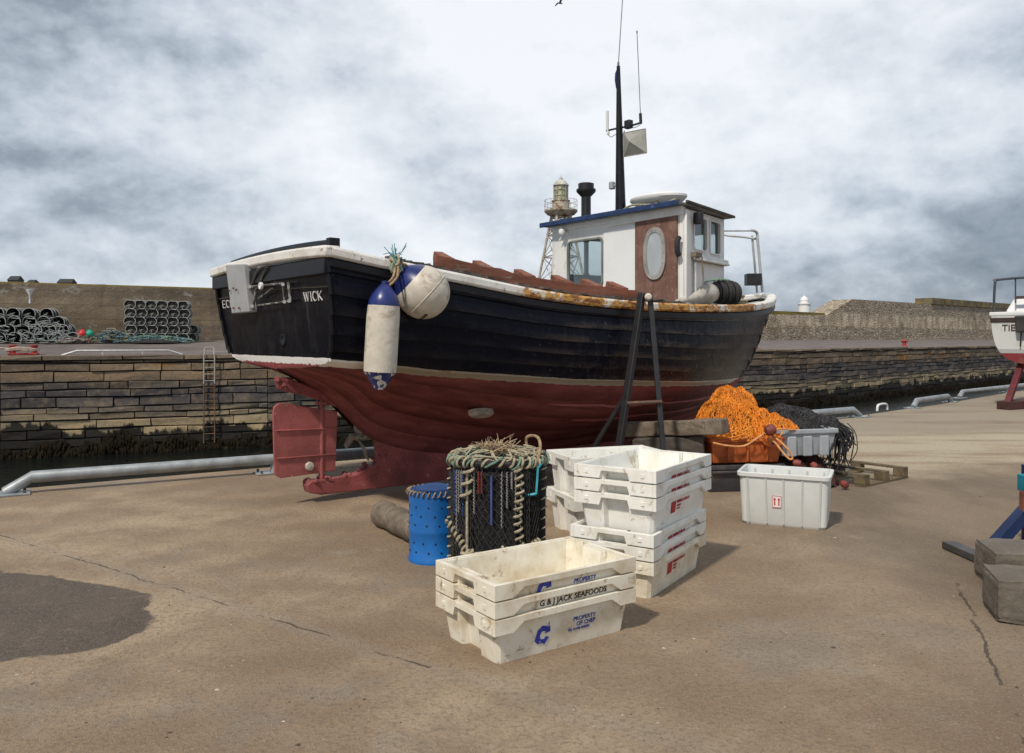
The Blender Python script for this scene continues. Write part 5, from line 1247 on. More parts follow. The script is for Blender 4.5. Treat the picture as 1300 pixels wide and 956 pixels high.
# ---- pale deep tub
def build_tub():
    fl = gnd(941, 664); fr = gnd(1049, 674); d = (fr - fl); L = d.length; d.normalize(); pr = Vector((-d.y, d.x, 0)); a = math.atan2(d.y, d.x)
    W = .40; hT = .425; c = fl + d * L / 2 + pr * W / 2
    r = empty('plastic_tub', c, a, 'deep pale grey ribbed plastic tub with small red arrow sticker', 'tub')
    def plan(l, w, cr=.05, n_=5):
        pts = []
        for cx, cy, s0 in ((l - cr, w - cr, 0), (-l + cr, w - cr, 1), (-l + cr, -w + cr, 2), (l - cr, -w + cr, 3)):
            for t in range(n_ + 1): an = (s0 + t / n_) * math.pi / 2; pts.append((cx + cr * math.cos(an), cy + cr * math.sin(an)))
        return pts
    l0, w0, l1, w1 = L / 2, W / 2, L / 2 + .018, W / 2 + .018
    rings = [(l0 - .012, w0 - .012, 0), (l0, w0, .02), (l1, w1, hT - .035), (l1 + .016, w1 + .016, hT - .033), (l1 + .018, w1 + .018, hT - .004), (l1 + .012, w1 + .012, hT), (l1 - .006, w1 - .006, hT), (l1 - .010, w1 - .010, hT - .02), (l0 - .012, w0 - .012, .03)]
    vs = []; k = 24
    for (l, w, z) in rings: vs += [(x, y, z) for x, y in plan(l, w)]
    m = MB(); m.add(vs, [(i * k + j, i * k + (j + 1) % k, (i + 1) * k + (j + 1) % k, (i + 1) * k + j) for i in range(len(rings) - 1) for j in range(k)] + [tuple(range(k - 1, -1, -1)), tuple((len(rings) - 1) * k + j for j in range(k))])
    m.build('body', tub_white, r, angle=30)
    m = MB(); tl = math.atan2(.018, hT)
    for u in (-.40, -.19, .01, .22, .42):
        u *= L
        for s in (-1,):
            m.beam((u, -w0 - .003, .02), (u * 1.05, -w1 - .003, hT - .04), .014, .010, up=Vector((0, 1, 0)))
            m.beam((u, w0 - .010, .035), (u * 1.05, w1 - .008, hT - .03), .02, .008, up=Vector((0, 1, 0)))
    m.build('ribs', MAT('rib_grey', (.50, .52, .52), .5, vary=.05), r, smooth=False)
    T = Matrix.Translation((-.045, -w0 - .013, .165)) @ Matrix.Rotation(R(90) + tl, 4, 'X')
    m = MB(); m.box(T @ Vector((0, .035, 0)), (.075, .1, .002), Mx=(T.to_3x3())); st = m.build('sticker', MAT('sticker_white', (.8, .78, .78), .5, bump=0, vary=.03), r, smooth=False)
    m = MB()
    def rc(a_, b_, c_, d_): m.prism([(a_, b_), (c_, b_), (c_, d_), (a_, d_)], lambda u, v, kk: T @ Vector((u, v, (.001, .0022)[kk])))
    for (x0, y0, x1, y1) in ((-.035, -.013, .035, -.009), (-.035, .079, .035, .083), (-.035, -.013, -.031, .083), (.031, -.013, .035, .083)): rc(x0, y0, x1, y1)
    for x in (-.016, .016): rc(x - .005, .004, x + .005, .052); m.prism([(x - .011, .050), (x + .011, .050), (x, .070)], lambda u, v, kk: T @ Vector((u, v, (.001, .0022)[kk])))
    m.build('arrow_mark', ink_red, st, smooth=False)
build_tub()

# ---- blue drum cut down as a keep pot
def build_drum():
    c = Vector((-.535, 5.55, 0)); rr = .168; hh = .475
    r = empty('blue_drum', c, 0, 'blue perforated plastic drum with rope-laced blue net lid', 'drum')
    m = MB(); m.lathe([(rr + .006, 0), (rr + .009, .02), (rr, .035), (rr, .20), (rr + .003, .21), (rr, .22), (rr, .36), (rr + .004, hh), (rr - .006, hh), (rr - .008, .18), (.01, .18)], 36); m.build('body', blue_drum, r, angle=50)
    m = MB(); rn = random.Random(8)
    for z in (.08, .14, .26, .32, .38):
        for k in range(12):
            a = k * math.pi / 6 + (z * 10 % 1) * .5 + rn.uniform(-.05, .05); dv = Vector((math.cos(a), math.sin(a), 0)); m.tube([dv * (rr - .002) + Vector((0, 0, z)), dv * (rr + .0035) + Vector((0, 0, z))], .0065, 7)
    m.build('drilled_holes', MAT('hole_dark', (.01, .012, .02), .9, bump=0), r)
    m = MB()
    for k in range(-7, 8):
        x = k * .021; L = math.sqrt(max(0, rr * rr - x * x))
        m.tube(spline([(x, -L, hh), (x, -L * .4, hh + .012), (x, L * .4, hh + .012), (x, L, hh)], 3), .0028, 4); m.tube(spline([(-L, x, hh + .004), (-L * .4, x, hh + .016), (L * .4, x, hh + .016), (L, x, hh + .004)], 3), .0028, 4)
    m.build('net_lid', blue_twine, r)
    m = MB(); pts = []
    for i in range(220):
        t = i / 220 * 2 * math.pi; w = t * 30; pts.append(((rr + .004 + .014 * math.cos(w)) * math.cos(t), (rr + .004 + .014 * math.cos(w)) * math.sin(t), hh - .008 + .016 * math.sin(w)))
    m.tube(pts, .0055, 5, True); m.tube(spline([(rr * .8, -.04, hh + .01), (rr, -.02, hh + .07), (rr * .8, .05, hh + .06), (rr * 1.05, .06, hh)], 6), .007, 6); m.build('rope_lacing', rope_tan, r)
build_drum()

# ---- rope pot standing on end
def build_pot():
    c = Vector((-.092, 5.22, 0)); A_, B_ = .295, .225; hh = .735
    r = empty('lobster_pot', c, R(-6), 'black netted lobster pot standing on end, bound with thick pale rope', 'lobster pot')
    def E(t, k=1.0):
        c_, s_ = math.cos(t), math.sin(t); return (A_ * k * math.copysign(abs(c_) ** .72, c_), B_ * k * math.copysign(abs(s_) ** .72, s_))
    n_ = 40; m = MB(); vs = []
    for z, k in ((0, .90), (hh - .09, .90), (hh - .12, .5)): vs += [(*E(2 * math.pi * i / n_, k), z) for i in range(n_)]
    m.add(vs, [(a * n_ + i, a * n_ + (i + 1) % n_, (a + 1) * n_ + (i + 1) % n_, (a + 1) * n_ + i) for a in range(2) for i in range(n_)] + [tuple(2 * n_ + i for i in range(n_)), tuple(range(n_ - 1, -1, -1))])
    m.build('inner_net', MAT('inner_net_dark', (.02, .02, .022), .95, vary=.8, vs=30, spot=((.10, .10, .11), 45, .60, .66), bump=1, bs_=60, bd=.02, stretch=(1, 1, .4)), r)
    m = MB()                                 # diamond netting outside
    for sgn in (1, -1):
        for k in range(64):
            t0 = 2 * math.pi * k / 64; m.tube([(*E(t0 + sgn * z * 1.1, 1.0 + .012 * math.sin(z * 9 + k)), z * hh) for z in [i / 7 for i in range(8)]], .0026, 3)
    m.build('netting', twine_black, r)
    # upright twisted cords on the front
    for mat_, ks in ((twine_white, (3, 4.2, 5.4, 10.2, 15.4, 16.6, 17.8, 19)), (twine_red, (11.4, 12.2)), (twine_blue, (1.6, 2.4, 6.2)), (twine_black, (0, .8, 7.2, 8.2, 9.2, 20, 21, 22, 23, 24))):
        m = MB()
        for k in ks:
            t = R(212 + k * 4.1); x, y = E(t, 1.02); zt_ = hh - .05; zb = .04 if mat_ is twine_black else (.40 if mat_ is not twine_red else .55)
            if mat_ is twine_white: zb = .30 + .1 * (k % 3)
            pts = [(x + .004 * math.sin(i * 2.1), y + .004 * math.cos(i * 2.1), zb + (zt_ - zb) * i / 40) for i in range(41)]
            m.tube(pts, .0042, 4)
        m.build('cord', mat_, r)
    m = MB(); t = R(212 + 14 * 4.1); x, y = E(t, 1.03); m.beam((x, y, .36), (x, y, .66), .012, .010); m.build('blue_strip', MAT('blue_strip', (.05, .08, .25), .6, bump=0), r)
    # frame bars wrapped in rubber, at the left and right
    for t in (R(186), R(352), R(80)):
        x, y = E(t, .99); m = MB(); m.tube([(x, y, 0), (x, y, hh)], .022, 8); m.build('frame_bar', rubber, r)
        m = MB()
        for z in [.06 + i * .062 for i in range(11)]:
            m.tube([(x + .028 * math.cos(a), y + .028 * math.sin(a), z + .012 * math.cos(a)) for a in [j * .7 for j in range(9)]], .0055, 5, True)
        m.build('bar_wrapping', rope_pale, r)
    # top ring with thick rope coils
    rn = random.Random(21)
    m = MB(); m.tube([(*E(2 * math.pi * i / 48, 1.0), hh) for i in range(48)], .018, 8, True); m.build('top_hoop', rubber, r)
    for mat_, ph, amp in ((rope_pale, 0, .026), (rope_green, 1.6, .030)):
        m = MB(); pts = []; N_ = 420 if mat_ is rope_pale else 260; turns = 34 if mat_ is rope_pale else 17
        for i in range(N_):
            t = 2 * math.pi * i / N_; w = t * turns + ph; wob = 1 + .25 * math.sin(t * 5 + ph)
            x, y = E(t, 1.0); nv = Vector((x, y)).normalized() * amp * wob * math.cos(w)
            pts.append((x + nv.x, y + nv.y, hh + .004 + amp * wob * math.sin(w)))
        m.tube(pts, .0085 if mat_ is rope_pale else .007, 6, True); m.build('rope_binding', mat_, r)
    m = MB()                                 # loose loops around the mouth
    for i in range(26):
        t = rn.uniform(0, 6.28); pts = []
        for k in range(5): tt = t + rn.uniform(-.55, .55); k_ = rn.uniform(.55, 1.08); x, y = E(tt, k_); pts.append((x, y, hh + rn.uniform(-.02, .05) + (1.08 - k_) * .06))
        m.tube(spline(pts, 6, True), .0058, 6, True)
    m.build('loose_rope', rope_pale, r)
    m = MB()
    for i in range(12):
        t = rn.uniform(0, 6.28); pts = []
        for k in range(5): tt = t + rn.uniform(-.8, .8); x, y = E(tt, rn.uniform(.35, 1.0)); pts.append((x, y, hh + rn.uniform(-.02, .06)))
        m.tube(spline(pts, 6, True), .007, 6, True)
    m.build('green_rope', MAT('dark_green_rope', (.05, .12, .085), .9, vary=.5, vs=30, spot=((.3, .5, .42), 40, .6, .65)), r)
    m = MB(); m.tube(spline([(*E(R(60), 1.0), hh), (*E(R(60), .95), hh + .11), (*E(R(30), .9), hh + .13), (*E(R(340), 1.0), hh + .10), (*E(R(325), 1.03), hh - .02)], 7), .010, 6); m.build('handle_rope', rope_tan, r)
    m = MB()                                 # frayed tuft
    for i in range(150):
        b = Vector((rn.uniform(-.08, .08) - .0, rn.uniform(-.03, .03) + .03, hh + .03)); e = b + Vector((rn.gauss(0, .05), rn.gauss(0, .04), abs(rn.gauss(.05, .03)))); mi = b.lerp(e, .5) + Vector((rn.gauss(0, .02), rn.gauss(0, .02), rn.gauss(.01, .015))); m.tube([b, mi, e], .0026, 3)
    m.build('frayed_tuft', MAT('frayed_hemp', (.45, .34, .22), .95, bump=0), r)
    # vertical rope, spiral wrapping and belt
    m = MB()
    def spiral(p0, p1, turns, rad, thick, nn):
        p0 = Vector(p0); p1 = Vector(p1); d = (p1 - p0); ax = d.normalized(); u = ax.orthogonal().normalized(); w = ax.cross(u)
        return [p0 + d * (i / nn) + (u * math.cos(turns * 6.283 * i / nn) + w * math.sin(turns * 6.283 * i / nn)) * rad * (1 + .3 * math.sin(i * .37)) for i in range(nn + 1)]
    xa, ya = E(R(293), 1.05); m.tube(spiral((xa, ya, .02), (xa - .0, ya, hh - .02), 15, .022, 0, 220), .0085, 6); m.build('wrapped_bar', rope_pale, r)
    m = MB(); xb, yb = E(R(246), 1.06); m.tube([(xb, yb, .10), (xb, yb, hh - .05)], .0085, 6); m.tube(spiral((xb - .01, yb, .50), (xb + .02, yb, hh - .02), 3, .03, 0, 50), .0095, 6); m.tube(spiral((xb - .01, yb - .005, .02), (xb + .01, yb - .005, .20), 5, .032, 0, 80), .011, 6); m.build('knotted_rope', rope_pale, r)
    m = MB(); pts = [Vector((*E(R(t), 1.05), z)) for t, z in ((200, .36), (215, .29), (230, .22), (246, .17), (262, .185), (278, .20), (293, .215))]
    m.tube(spiral(pts[0], pts[3], 7, .02, 0, 110), .010, 6); m.tube(spline(pts[3:], 6), .0095, 6)
    m.tube(spiral(Vector((*E(R(275), 1.05), .20)), Vector((*E(R(293), 1.05), .19)), 4, .024, 0, 60), .0085, 6); m.tube(spiral(Vector((*E(R(296), 1.05), .2)), Vector((*E(R(335), 1.03), .24)), 7, .020, 0, 100), .009, 6); m.build('rope_belt', rope_pale, r)
    xh, yh = E(R(322), 1.10); m = MB(); m.beam((xh, yh, hh - .02), (xh - .012, yh, hh - .19), .012, .022); m.tube([(xh - .012, yh, hh - .19), (xh - .08, yh - .01, hh - .20)], .009, 6); m.tube([(xh - .08, yh - .01, hh - .20), (xh - .085, yh - .01, hh - .18)], .008, 6); m.tube([(xh, yh, hh - .03), (xh + .02, yh, hh - .005)], .008, 6); m.build('gate_hook', cyan_plastic, r)
build_pot()

# ================================================================== NET PILE AT THE BOW
def build_nets():
    # orange box
    c = Vector((2.26, 8.28, 0))
    p = at(941, 576, 8.05)
    r = empty('orange_box', Vector((2.30, 8.30, .27)), R(8), 'orange plastic fish box full of orange net on a dark box', 'crate')
    m = MB(); o = MB()
    vs = []
    def shell(m, L, W, Hh, t=.012, tb=.03):
        rings = [(L / 2 - tb, W / 2 - tb, 0), (L / 2, W / 2, Hh - .05), (L / 2 + .02, W / 2 + .02, Hh - .048), (L / 2 + .02, W / 2 + .02, Hh), (L / 2 - .008, W / 2 - .008, Hh), (L / 2 - tb - t, W / 2 - tb - t, .02)]
        vs = [(a * l, b * w, z) for l, w, z in rings for a, b in ((-1, -1), (1, -1), (1, 1), (-1, 1))]
        m.add(vs, [(i * 4 + j, i * 4 + (j + 1) % 4, (i + 1) * 4 + (j + 1) % 4, (i + 1) * 4 + j) for i in range(len(rings) - 1) for j in range(4)] + [(3, 2, 1, 0), tuple(len(rings) * 4 - 4 + j for j in range(4))])
    shell(m, .74, .50, .26)
    for x in (-.2, 0.0, .2): m.box((x, -.262, .10), (.02, .02, .16))
    m.build('body', orange_plastic, r, smooth=False, bevel=.012)
    m = MB(); T = Matrix.Translation((.25, -.275, .215)) @ Matrix.Rotation(R(90), 4, 'X'); m.lathe([(.075, -.02), (.08, .0), (.075, .02)], 18, T @ Matrix.Diagonal((1.3, .75, 1, 1))); m.build('handle_boss', orange_plastic, r)
    m = MB(); m.tube([(.25, -.285, .20), (.25, -.30, .20)], .014, 8); m.build('drain_hole', dark_plastic, r)
    r = empty('dark_box', (2.26, 8.25, 0), R(8), 'dark scratched plastic box under the orange one', 'crate')
    m = MB(); shell(m, .78, .54, .27); m.box((-.2, -.285, .2), (.3, .02, .03)); m.build('body', dark_plastic, r, smooth=False, bevel=.012)
    r = empty('grey_tub', (2.93, 8.38, .33), R(14), 'light grey plastic box tipped on top of red and brown nets', 'crate')
    m = MB(); shell(m, .62, .46, .27)
    for x in (-.2, -.02, .17): m.box((x, -.235, .10), (.10, .03, .20))
    m.build('body', grey_plastic, r, smooth=False, bevel=.012)
    r['label'] = 'light grey plastic box resting on the red and brown nets'
    # orange net mound: strands wandering over a lumpy surface
    def mound(cx, cy, R1, R2, h, z0, rz, nm, sd):
        ca, sa_ = math.cos(rz), math.sin(rz)
        def f(u, v):                          # u, v in the unit disc
            rr = min(1.0, math.hypot(u, v)); z = z0 + h * (1 - rr ** 2.3) * (1 + .18 * mnoise.noise(Vector((u * 1.6 + sd, v * 1.6, 0)))) + .05 * mnoise.noise(Vector((u * 4, v * 4, sd)))
            x = u * R1; y = v * R2; return Vector((cx + x * ca - y * sa_, cy + x * sa_ + y * ca, z))
        return f
    def net_pile(name, label, cat, funcs, strands, rad, mat, under, seed, wander=.5, sides=4, lift=.018, step=.055):
        r = empty(name, (0, 0, 0), 0, label, cat)
        rn = random.Random(seed); m = MB()
        for f in funcs:
            vs = [f(0, 0) - Vector((0, 0, .02))]; n_ = 28; K = 9
            for k in range(1, K + 1):
                for i in range(n_): t = 2 * math.pi * i / n_; vs.append(f(k / K * math.cos(t), k / K * math.sin(t)) - Vector((0, 0, .02)))
            fs = [(0, 1 + i, 1 + (i + 1) % n_) for i in range(n_)] + [(1 + (k - 1) * n_ + i, 1 + k * n_ + i, 1 + k * n_ + (i + 1) % n_, 1 + (k - 1) * n_ + (i + 1) % n_) for k in range(1, K) for i in range(n_)]
            m.add(vs, fs)
        b = m.build('heap', under, r)
        m = MB()
        for f in funcs:
            for s in range(strands):
                a = rn.uniform(0, 6.28); q = math.sqrt(rn.random()) * .98; u, v = q * math.cos(a), q * math.sin(a); d = rn.uniform(0, 6.28); pts = []
                for i in range(rn.randint(10, 22)):
                    z = rn.uniform(-.3, 1) * lift
                    pts.append(f(u, v) + Vector((rn.gauss(0, .003), rn.gauss(0, .003), z)))
                    d += rn.gauss(0, wander); u += step * math.cos(d); v += step * math.sin(d)
                    if u * u + v * v > 1: d += math.pi; k_ = 1 / math.hypot(u, v); u *= k_; v *= k_
                m.tube(pts, rad, sides)
        m.build('strands', mat, r); return r
    f1 = mound(2.32, 8.52, .50, .44, .38, .48, .1, 'a', 1.3); f2 = mound(2.58, 8.48, .48, .40, .24, .47, .1, 'b', 4.1); f3 = mound(2.40, 8.85, .36, .42, .52, .44, .1, 'c', 7.7)
    rt = net_pile('orange_net', 'heap of bright orange rope netting spilling over its box at the bow', 'net', [f1, f2, f3], 900, .0034, orange_twine, MAT('net_core', (.30, .07, .006), .9, vary=.7, vs=40, spot=((.06, .02, .01), 45, .5, .58), bump=1, bs_=50, bd=.02), 17, 1.15, 3, .035, .034)
    m = MB(); rn = random.Random(44)
    for k in range(16):                       # strands hanging over the edge of the box
        x = rn.uniform(-.36, .42); y0 = -.26; pts = [Vector((2.3 + x, 8.02 + rn.uniform(-.04, .02), .56 + rn.uniform(0, .1)))]
        l = rn.uniform(.04, .10)
        pts += [pts[0] + Vector((rn.uniform(-.05, .05), -.05, -l * .5)), pts[0] + Vector((rn.uniform(-.06, .06), -.07, -l)), pts[0] + Vector((rn.uniform(.04, .16), -.05, -l * .6)), pts[0] + Vector((rn.uniform(.1, .2), 0, 0))]
        m.tube(spline(pts, 5), .0045, 4)
    m.build('hanging_strands', orange_twine, rt)
    m = MB(); O = Vector((0, 0, 0))
    m.tube(spline([at(980, 553, 7.95), at(992, 562, 7.85), at(1003, 574, 7.8), at(1006, 582, 7.8), at(1001, 582, 7.8), at(992, 572, 7.84), at(984, 562, 7.9), at(975, 556, 7.95)], 6), .010, 6)
    m.tube(spline([at(905, 562, 7.9), at(925, 566, 7.86), at(945, 566, 7.86), at(962, 556, 7.9), at(975, 548, 7.95), at(990, 545, 8.0), at(1010, 546, 8.1)], 6), .010, 6); m.build('head_rope', MAT('head_rope', (.72, .33, .12), .8, vary=.3, vs=20), rt)
    fl = at(978, 546, 7.9); m = MB(); m.lathe([(.02, -.055), (.048, -.04), (.058, 0), (.048, .04), (.02, .055)], 14, Matrix.Translation(fl) @ Matrix.Rotation(R(70), 4, 'Y')); tag(m.build('net_float', red_float, None), 'red oval float tied on the edge of the orange net', 'float')
    # dark green-black trawl net draped behind
    g1 = mound(3.02, 9.0, .54, .48, .32, .42, -.35, 'd', 2.2); g2 = mound(3.22, 8.68, .36, .24, .17, .50, -.5, 'e', 6.2)
    rt = net_pile('black_net', 'dark trawl net draped over the boxes behind the orange net', 'net', [g1, g2], 420, .0042, MAT('net_strand', (.05, .05, .055), .8, vary=.7, vs=9, bump=0), MAT('trawl_core', (.028, .027, .03), .95, vary=.6, vs=14, bump=1, bs_=25, bd=.04), 23, .35, 4, .03)
    m = MB(); rn = random.Random(77)
    for k in range(80):
        b = Vector((3.32 + rn.uniform(-.14, .14), 8.42 + rn.uniform(-.1, .25), .58 + rn.uniform(-.04, .06))); l = rn.uniform(.15, .42)
        m.tube(spline([b, b + Vector((.05, -.08, -l * .25)), b + Vector((rn.uniform(.0, .08), -.10, -l * .7)), b + Vector((rn.uniform(-.03, .08), -.10, -l))], 4), rn.uniform(.003, .007), 5)
    m.build('hanging_folds', net_dark, rt)
    # red-brown net and floats on the ground below
    h1 = mound(2.93, 8.50, .48, .42, .33, 0.0, .2, 'f', 3.3)
    rt = net_pile('brown_net', 'low heap of red and brown netting on the concrete beside the pallet', 'net', [h1], 260, .006, net_brown, MAT('brown_core', (.045, .022, .02), .95, vary=.6, vs=14, spot=((.20, .04, .03), 12, .55, .62), bump=1, bs_=25, bd=.04), 31, .6, 4, .03)
    fls = [(1012, 588, 'dull red net float below the light grey box, leftmost of the loose floats'), (1034, 592, 'dull red net float below the right end of the light grey box'), (1050, 606, 'dull red net float at the right foot of the brown net'), (1072, 615, 'dull red net float lying alone on the concrete by the pallet')]
    for i, (x, y, lb) in enumerate(fls):
        Zd = 7.98 if y < 606 else 1545 / (y - 431 + 7)
        if i == 0:
            m = MB(); m.lathe([(.012, -.042), (.030, -.034), (.038, 0), (.030, .034), (.012, .042)], 10); f0 = m.build('net_float', red_float, None); o = f0
        else: o = f0.copy(); COL.objects.link(o)
        o.location = at(x, y, Zd); o.rotation_euler = (rn.uniform(0, 3), rn.uniform(0, 3), 0)
        tag(o, lb, 'float', 'floats in the brown net')
    # pallet
    a = gnd(1098, 619); b = gnd(1153, 607); d = (b - a).normalized(); pr = Vector((-d.y, d.x, 0)); pr = (pr + d * -.25).normalized()
    ang = math.atan2(d.y, d.x); pr = Vector((-d.y, d.x, 0)); L = (b - a).length; W = 1.1
    r = empty('pallet', a + d * L / 2 + pr * W / 2, ang, 'weathered wooden pallet lying on the concrete beside the nets', 'pallet', None)
    L *= 1.0
    for y in (-W / 2 + .05, 0, W / 2 - .05): m = MB(); m.box((0, y, .012), (L, .10, .02)); m.build('bottom_board', pallet_wood, r, smooth=False)
    for x in (-L / 2 + .05, 0, L / 2 - .05):
        m = MB(); m.box((x, 0, .112), (.09, W, .020)); m.build('top_board', pallet_wood, r, smooth=False)
        for y in (-W / 2 + .06, 0, W / 2 - .06): m = MB(); m.box((x, y, .062), (.10, .12, .078)); m.build('block', pallet_wood, r, smooth=False, bevel=.004)
build_nets()

# ================================================================== QUAY EDGE FURNITURE
def build_rails():
    def edge_rail(label, pts, plates, hz=.155, rad=.058, bent0=True, bent1=True):
        """pts: ground plan of the straight pipe; plates: ground points of base plates"""
        r = empty('quay_rail', (*pts[0][:2], 0), 0, label, 'rail', 'pipe rails along the quay edge'); O = Vector((pts[0][0], pts[0][1], 0))
        P = [Vector((x, y, hz)) - O for x, y in pts]; d0 = (P[0] - P[1]).normalized(); d1 = (P[-1] - P[-2]).normalized()
        path = list(P)
        if bent0: path = [P[0] + d0 * .22 + Vector((0, 0, -hz + .02))] + path
        if bent1: path = path + [P[-1] + d1 * .22 + Vector((0, 0, -hz + .02))]
        m = MB(); m.tube(path, rad, 14); m.build('pipe', galv, r)
        ends = []
        if bent0: ends.append(path[0])
        if bent1: ends.append(path[-1])
        ang = math.atan2(d1.y, d1.x)
        for q in [Vector((x, y, 0)) - O for x, y in plates] + ends:
            m = MB(); m.box((q.x, q.y, .010), (.42, .26, .016), ang); pl = m.build('base_plate', galv, r, smooth=False, bevel=.003)
            m = MB()
            for a, b in ((-.16, -.09), (.16, -.09), (.16, .09), (-.16, .09)):
                v = Matrix.Rotation(ang, 3, 'Z') @ Vector((a, b, 0)) + Vector((q.x, q.y, 0)); m.tube([v + Vector((0, 0, .018)), v + Vector((0, 0, .045))], .014, 6)
            m.build('bolts', MAT('bolt_dark', (.10, .09, .08), .7, bump=0) if 'bolt_dark' not in bpy.data.materials else bpy.data.materials['bolt_dark'], pl, smooth=False)
            if q not in ends: m = MB(); m.tube([(q.x, q.y, .015), (q.x, q.y, hz)], .042, 10); m.build('stub', galv, r)
    def pt(px, py, h=.155): q = gnd(px, py, h); return (q.x, q.y)
    A0 = pt(40, 605.5); A1 = pt(345, 583); dv = Vector((A1[0] - A0[0], A1[1] - A0[1])).normalized()
    pl = Vector(A0) + dv * 2.35
    edge_rail('long grey pipe rail with bolted feet running behind the rudder', [A0, (A0[0] + dv.x * 6.6, A0[1] + dv.y * 6.6)], [tuple(pl), tuple(pl + dv * 2.6)])
    B1 = pt(1083, 520); e = Vector((B1[0] - 3.9, B1[1] - 2.7)); edge_rail('grey pipe rail ending just right of the black net', [tuple(e), B1], [(B1[0] - 1.9, B1[1] - 1.3)])
    C0 = pt(1164, 508.5); C1 = pt(1203, 503); edge_rail('short grey pipe rail to the right of the white ladder hoop', [C0, C1], [])
    D0 = pt(1222, 497.5); D1 = pt(1300, 489); dd = Vector((D1[0] - D0[0], D1[1] - D0[1])).normalized(); D2 = Vector(D0) + dd * 9
    edge_rail('grey pipe rail furthest right, running behind the red boat stand', [D0, tuple(D2)], [tuple(Vector(D0) + dd * 3.2)])
    # white ladder hoop on the near edge
    p = gnd(1120, 521); r = empty('ladder_hoop', p, R(42), 'small white hoop of a quay ladder standing on the concrete edge', 'ladder')
    m = MB(); m.tube(spline([(-.24, 0, 0), (-.22, 0, .10), (-.12, 0, .13), (.12, 0, .13), (.22, 0, .10), (.24, 0, 0)], 5), .025, 8); m.build('hoop', white_paint2, r)
    # far quay: ladder
    def edge_at(px):
        for a, b in zip(QE, QE[1:]):
            k = (px - 650) / F; dx, dy = b[0] - a[0], b[1] - a[1]; t = (k * a[1] - a[0]) / (dx - k * dy)
            if 0 <= t <= 1: return Vector((a[0] + dx * t, a[1] + dy * t, ZQ)), Vector((dx, dy, 0)).normalized()
        return None
    p, d = edge_at(265.5); n = Vector((d.y, -d.x, 0)); p = p + n * .16
    r = empty('quay_ladder', (p.x, p.y, ZQ), math.atan2(d.y, d.x), 'rusty iron ladder with pale top hoop on the far stone quay wall', 'ladder')
    rust = MAT('ladder_rust', (.18, .10, .055), .8, vary=.4, vs=2); pale = MAT('ladder_pale', (.45, .42, .36), .7, vary=.3)
    for x in (-.23, .23):
        m = MB(); m.tube([(x, 0, -4.0), (x, 0, -1.3)], .03, 6); m.build('stile', rust, r); m = MB(); m.tube([(x, 0, -1.3), (x, 0, .0)], .03, 6); m.build('stile', pale, r)
    for i in range(12): m = MB(); z = -.28 - i * .30; m.tube([(-.23, 0, z), (.23, 0, z)], .02, 6); m.build('rung', pale if i < 4 else rust, r)
    m = MB(); m.tube([(-.2, 0, .0), (-.2, .1, .28), (-.15, .12, .33), (.15, .12, .33), (.2, .1, .28), (.2, 0, 0)], .03, 6); m.build('top_hoop', pale, r)
    # far kerb pipe
    def far_rail(px0, px1, label):
        a, d = edge_at(px0); b, _ = edge_at(px1); n = Vector((-d.y, d.x, 0)) * .45; a += n; b += n; r = empty('far_rail', a, 0, label, 'rail', 'low pale rails on the far quay'); v = b - a; u = v.normalized(); L = v.length
        m = MB(); m.tube([Vector((0, 0, 0)), u * .6 + Vector((0, 0, .2)), u * (L - .6) + Vector((0, 0, .2)), v], .045, 6); m.build('pipe', galv_light, r)
        for t in (.33, .66): m = MB(); m.tube([u * L * t, u * L * t + Vector((0, 0, .2))], .035, 6); m.build('stub', galv_light, r)
    far_rail(76, 232, 'low pale pipe rail on the far quay left of the ladder'); far_rail(294, 420, 'low pale pipe rail on the far quay behind the boat stern')
    # bollards
    def bollard(px, label, grp):
        p, d = edge_at(px); p = p + Vector((-d.y, d.x, 0)) * .9; r = empty('bollard', (p.x, p.y, ZQ + .06), 0, label, 'bollard', 'red bollards on the far quay')
        m = MB(); m.lathe([(.26, 0), (.24, .05), (.17, .1), (.16, .34), (.25, .42), (.27, .5), (.2, .58), (.02, .6)], 16); m.build('post', bollard_red, r)
        m = MB(); m.box((.12, -.1, .44), (.32, .2, .16)); m.build('horn', bollard_red, r, bevel=.03)
    bollard(972, 'red bollard on the far quay just right of the fishing boat bow', 0); bollard(1161, 'red bollard on the far quay below the rubble wall, right of the other', 0)
    p, d = edge_at(27); p = p + Vector((-d.y, d.x, 0)) * .5; an = math.atan2(d.y, d.x)
    r = empty('mooring_bollard', (p.x, p.y, ZQ + .04), an, 'red low mooring frame with pale rope wound on it at far left', 'bollard')
    m = MB(); m.box((0, 0, .04), (1.1, .5, .08)); m.build('base', bollard_red, r, bevel=.01)
    for x in (-.4, .4): m = MB(); m.lathe([(.12, .08), (.12, .34), (.16, .36), (.16, .42), (.01, .43)], 12, Matrix.Translation((x, 0, 0))); m.build('post', bollard_red, r)
    r = empty('mooring_rope', (p.x, p.y, ZQ + .2), an, 'pale mooring rope wound round the red frame at far left', 'rope')
    m = MB()
    for k in range(4): m.tube(spline([(-.62, -.2, .02 * k), (-.2, -.28, .06 + .03 * k), (.2, -.26, .0 + .04 * k), (.58, 0, .04), (.2, .24, .05), (-.3, .22, .03 * k)], 5, True), .035, 6, True)
    m.tube(spline([(-.55, -.15, .1), (-.9, -.1, .12), (-1.3, .0, -.05), (-2.4, .2, -.17), (-4, .3, -.18)], 6), .04, 6); m.build('rope', MAT('mooring_pale', (.50, .40, .32), .9), r)
build_rails()

